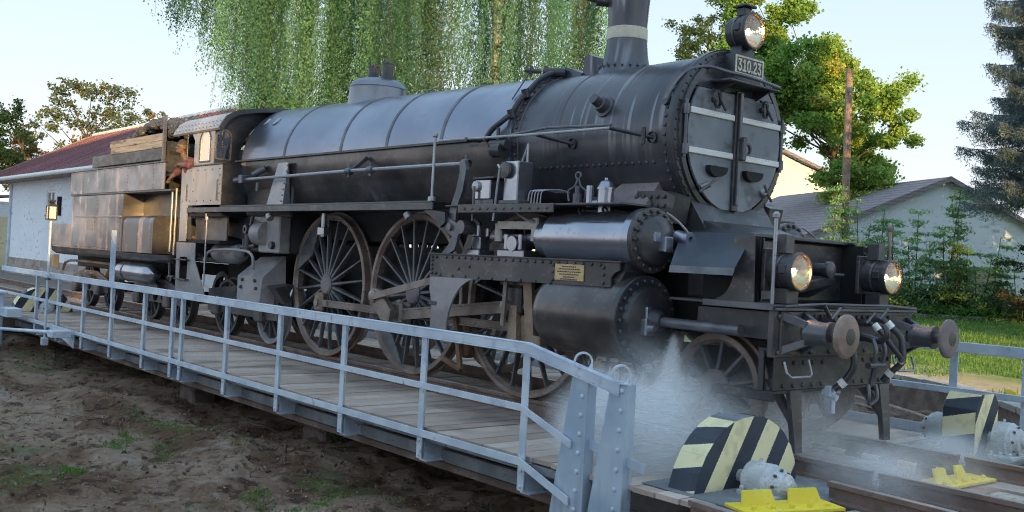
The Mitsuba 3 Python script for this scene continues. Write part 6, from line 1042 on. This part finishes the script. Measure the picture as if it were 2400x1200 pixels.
# unseen trees added right of the view to shade the house wall
RT = RTs; DP = np.array([-.7635, .6458, 0.0])
leafy('unseen_shade_tree', 'unseen leafy tree added right of the view to shade the house', 'tree', (4.2, 25.0), cl([(a, z) for a in (-2.2, -.2, 1.8) for z in (2.2, 4.4, 6.6, 8.6)], 1.3, 1.9), 620, .26, .22, (.05, .09, .03), (.10, .15, .045), rg, (.25, .15))
leafy('unseen_shade_tree', 'second unseen leafy tree added further right to shade the house', 'tree', (4.6, 29.5), cl([(a, z) for a in (-2.2, -.2, 1.8) for z in (2.2, 4.4, 6.6, 8.6)], 1.3, 1.9), 520, .26, .22, (.05, .09, .03), (.10, .15, .045), rg, (.25, .15))
for i, (x, y) in enumerate(((3.4, 19.5),)): spruce('spruce_tree', 'unseen spruce added right of the view for its shade', (x, y), 11.6, 2.7, .8, (.06, .085, .075), (.11, .14, .12), np.random.default_rng(70 + i), 150)

# ================================================================== STEAM
def steam_box(mname, b, res, fn, cap):
    (x0, x1, y0, y1, z0, z1) = b; nx, ny, nz_ = [max(8, int((q - p) / res)) for p, q in ((x0, x1), (y0, y1), (z0, z1))]
    ZZ, YY, XX = np.meshgrid(np.linspace(z0, z1, nz_), np.linspace(y0, y1, ny), np.linspace(x0, x1, nx), indexing='ij'); PT = np.stack([XX, YY, ZZ], -1); den = np.minimum(fn(PT), cap)
    edge = np.minimum.reduce([(XX - x0) / .15, (x1 - XX) / .12, (YY - y0) / .12, (y1 - YY) / .3, (z1 - ZZ) / .08, np.ones_like(XX)]); den = (den * np.clip(edge, 0, 1)).astype(np.float32)
    scene[mname] = {'type': 'heterogeneous', 'albedo': rgb(.997, .997, .998), 'scale': 1.0, 'sigma_t': {'type': 'gridvolume', 'grid': mi.VolumeGrid(den[..., None]), 'to_world': T4().translate([x0, y0, z0]).scale([x1 - x0, y1 - y0, z1 - z0]), 'filter_type': 'trilinear'}}
    return {'type': 'cube', 'to_world': T4().translate([(x0 + x1) / 2, (y0 + y1) / 2, (z0 + z1) / 2]).scale([(x1 - x0) / 2, (y1 - y0) / 2, (z1 - z0) / 2]), 'bsdf': {'type': 'null'}, 'interior': {'type': 'ref', 'id': mname}}
def jet(PT, f, p0, p1, r0, r1, k=1.0):
    p0, p1 = np.array(p0), np.array(p1); d = p1 - p0; t = ((PT - p0) @ d) / (d @ d); tc = np.clip(t, 0, 1); q = np.linalg.norm(PT - (p0 + tc[..., None] * d), axis=-1); r_ = r0 + (r1 - r0) * tc ** .9
    return np.clip(1 - q / (r_ * (.7 + .8 * (f - .2))), 0, 1) ** .8 * (t > -.02) * k / (.3 + 1.1 * tc)
def blob(PT, c, s_, k): return k * np.exp(-(((PT - c) / s_) ** 2).sum(-1))
def plume(PT):
    f1 = meshkit.fbm(PT * (3.6, 3.6, 3.0), 4, 1); f2 = meshkit.fbm(PT * (1.5, 1.5, 1.8) + 5, 3, 2); f3 = meshkit.fbm(PT * (6.5, 6.5, 3.2), 3, 3)
    d = jet(PT, f3, (4.80, -1.17, .97), (4.98, -1.42, .10), .014, .26, 30.) + jet(PT, f3, (4.45, -1.17, .53), (4.62, -1.62, -.15), .02, .26, 18.)
    c = blob(PT, (4.85, -1.50, .10), (.31, .32, .38), 42.) + blob(PT, (5.12, -1.74, -.06), (.42, .34, .31), 46.) + blob(PT, (4.66, -1.80, -.06), (.38, .36, .40), 46.) + blob(PT, (5.05, -2.05, -.32), (.42, .25, .16), 14.) + blob(PT, (5.1, -.25, .18), (.45, .5, .36), 26.) + blob(PT, (5.6, .2, .0), (.4, .5, .14), 5.) + blob(PT, (5.7, -.8, -.05), (.3, .4, .12), 4.)
    return d + c * np.clip((f1 * .5 + f2 * .65 - .40) * 3.6, 0, 1.5)
def mist(PT):
    f1 = meshkit.fbm(PT * (2.4, 2.4, 2.6) + 3, 4, 4)
    c = blob(PT, (6.2, .3, -.05), (.5, .9, .16), 2.0) + blob(PT, (6.7, -.6, -.05), (.5, .5, .14), 2.6) + blob(PT, (6.3, 1.1, -.02), (.4, .5, .14), 2.4)
    return c * np.clip((f1 - .38) * 5.0, 0, 1.6)
k = thing('steam', 'white steam blowing from the cylinder drain beside the leading wheel', 'steam', kind='stuff')
scene[k] = steam_box('steam_medium', (4.2, 6.0, -2.42, 1.0, -.52, 1.06), .034, plume, 20.)
k = thing('steam', 'thin mist of steam drifting low over the rails in front of the buffers', 'steam', kind='stuff')
scene[k] = steam_box('mist_medium', (6.01, 7.6, -1.6, 1.9, -.26, .32), .05, mist, 4.)
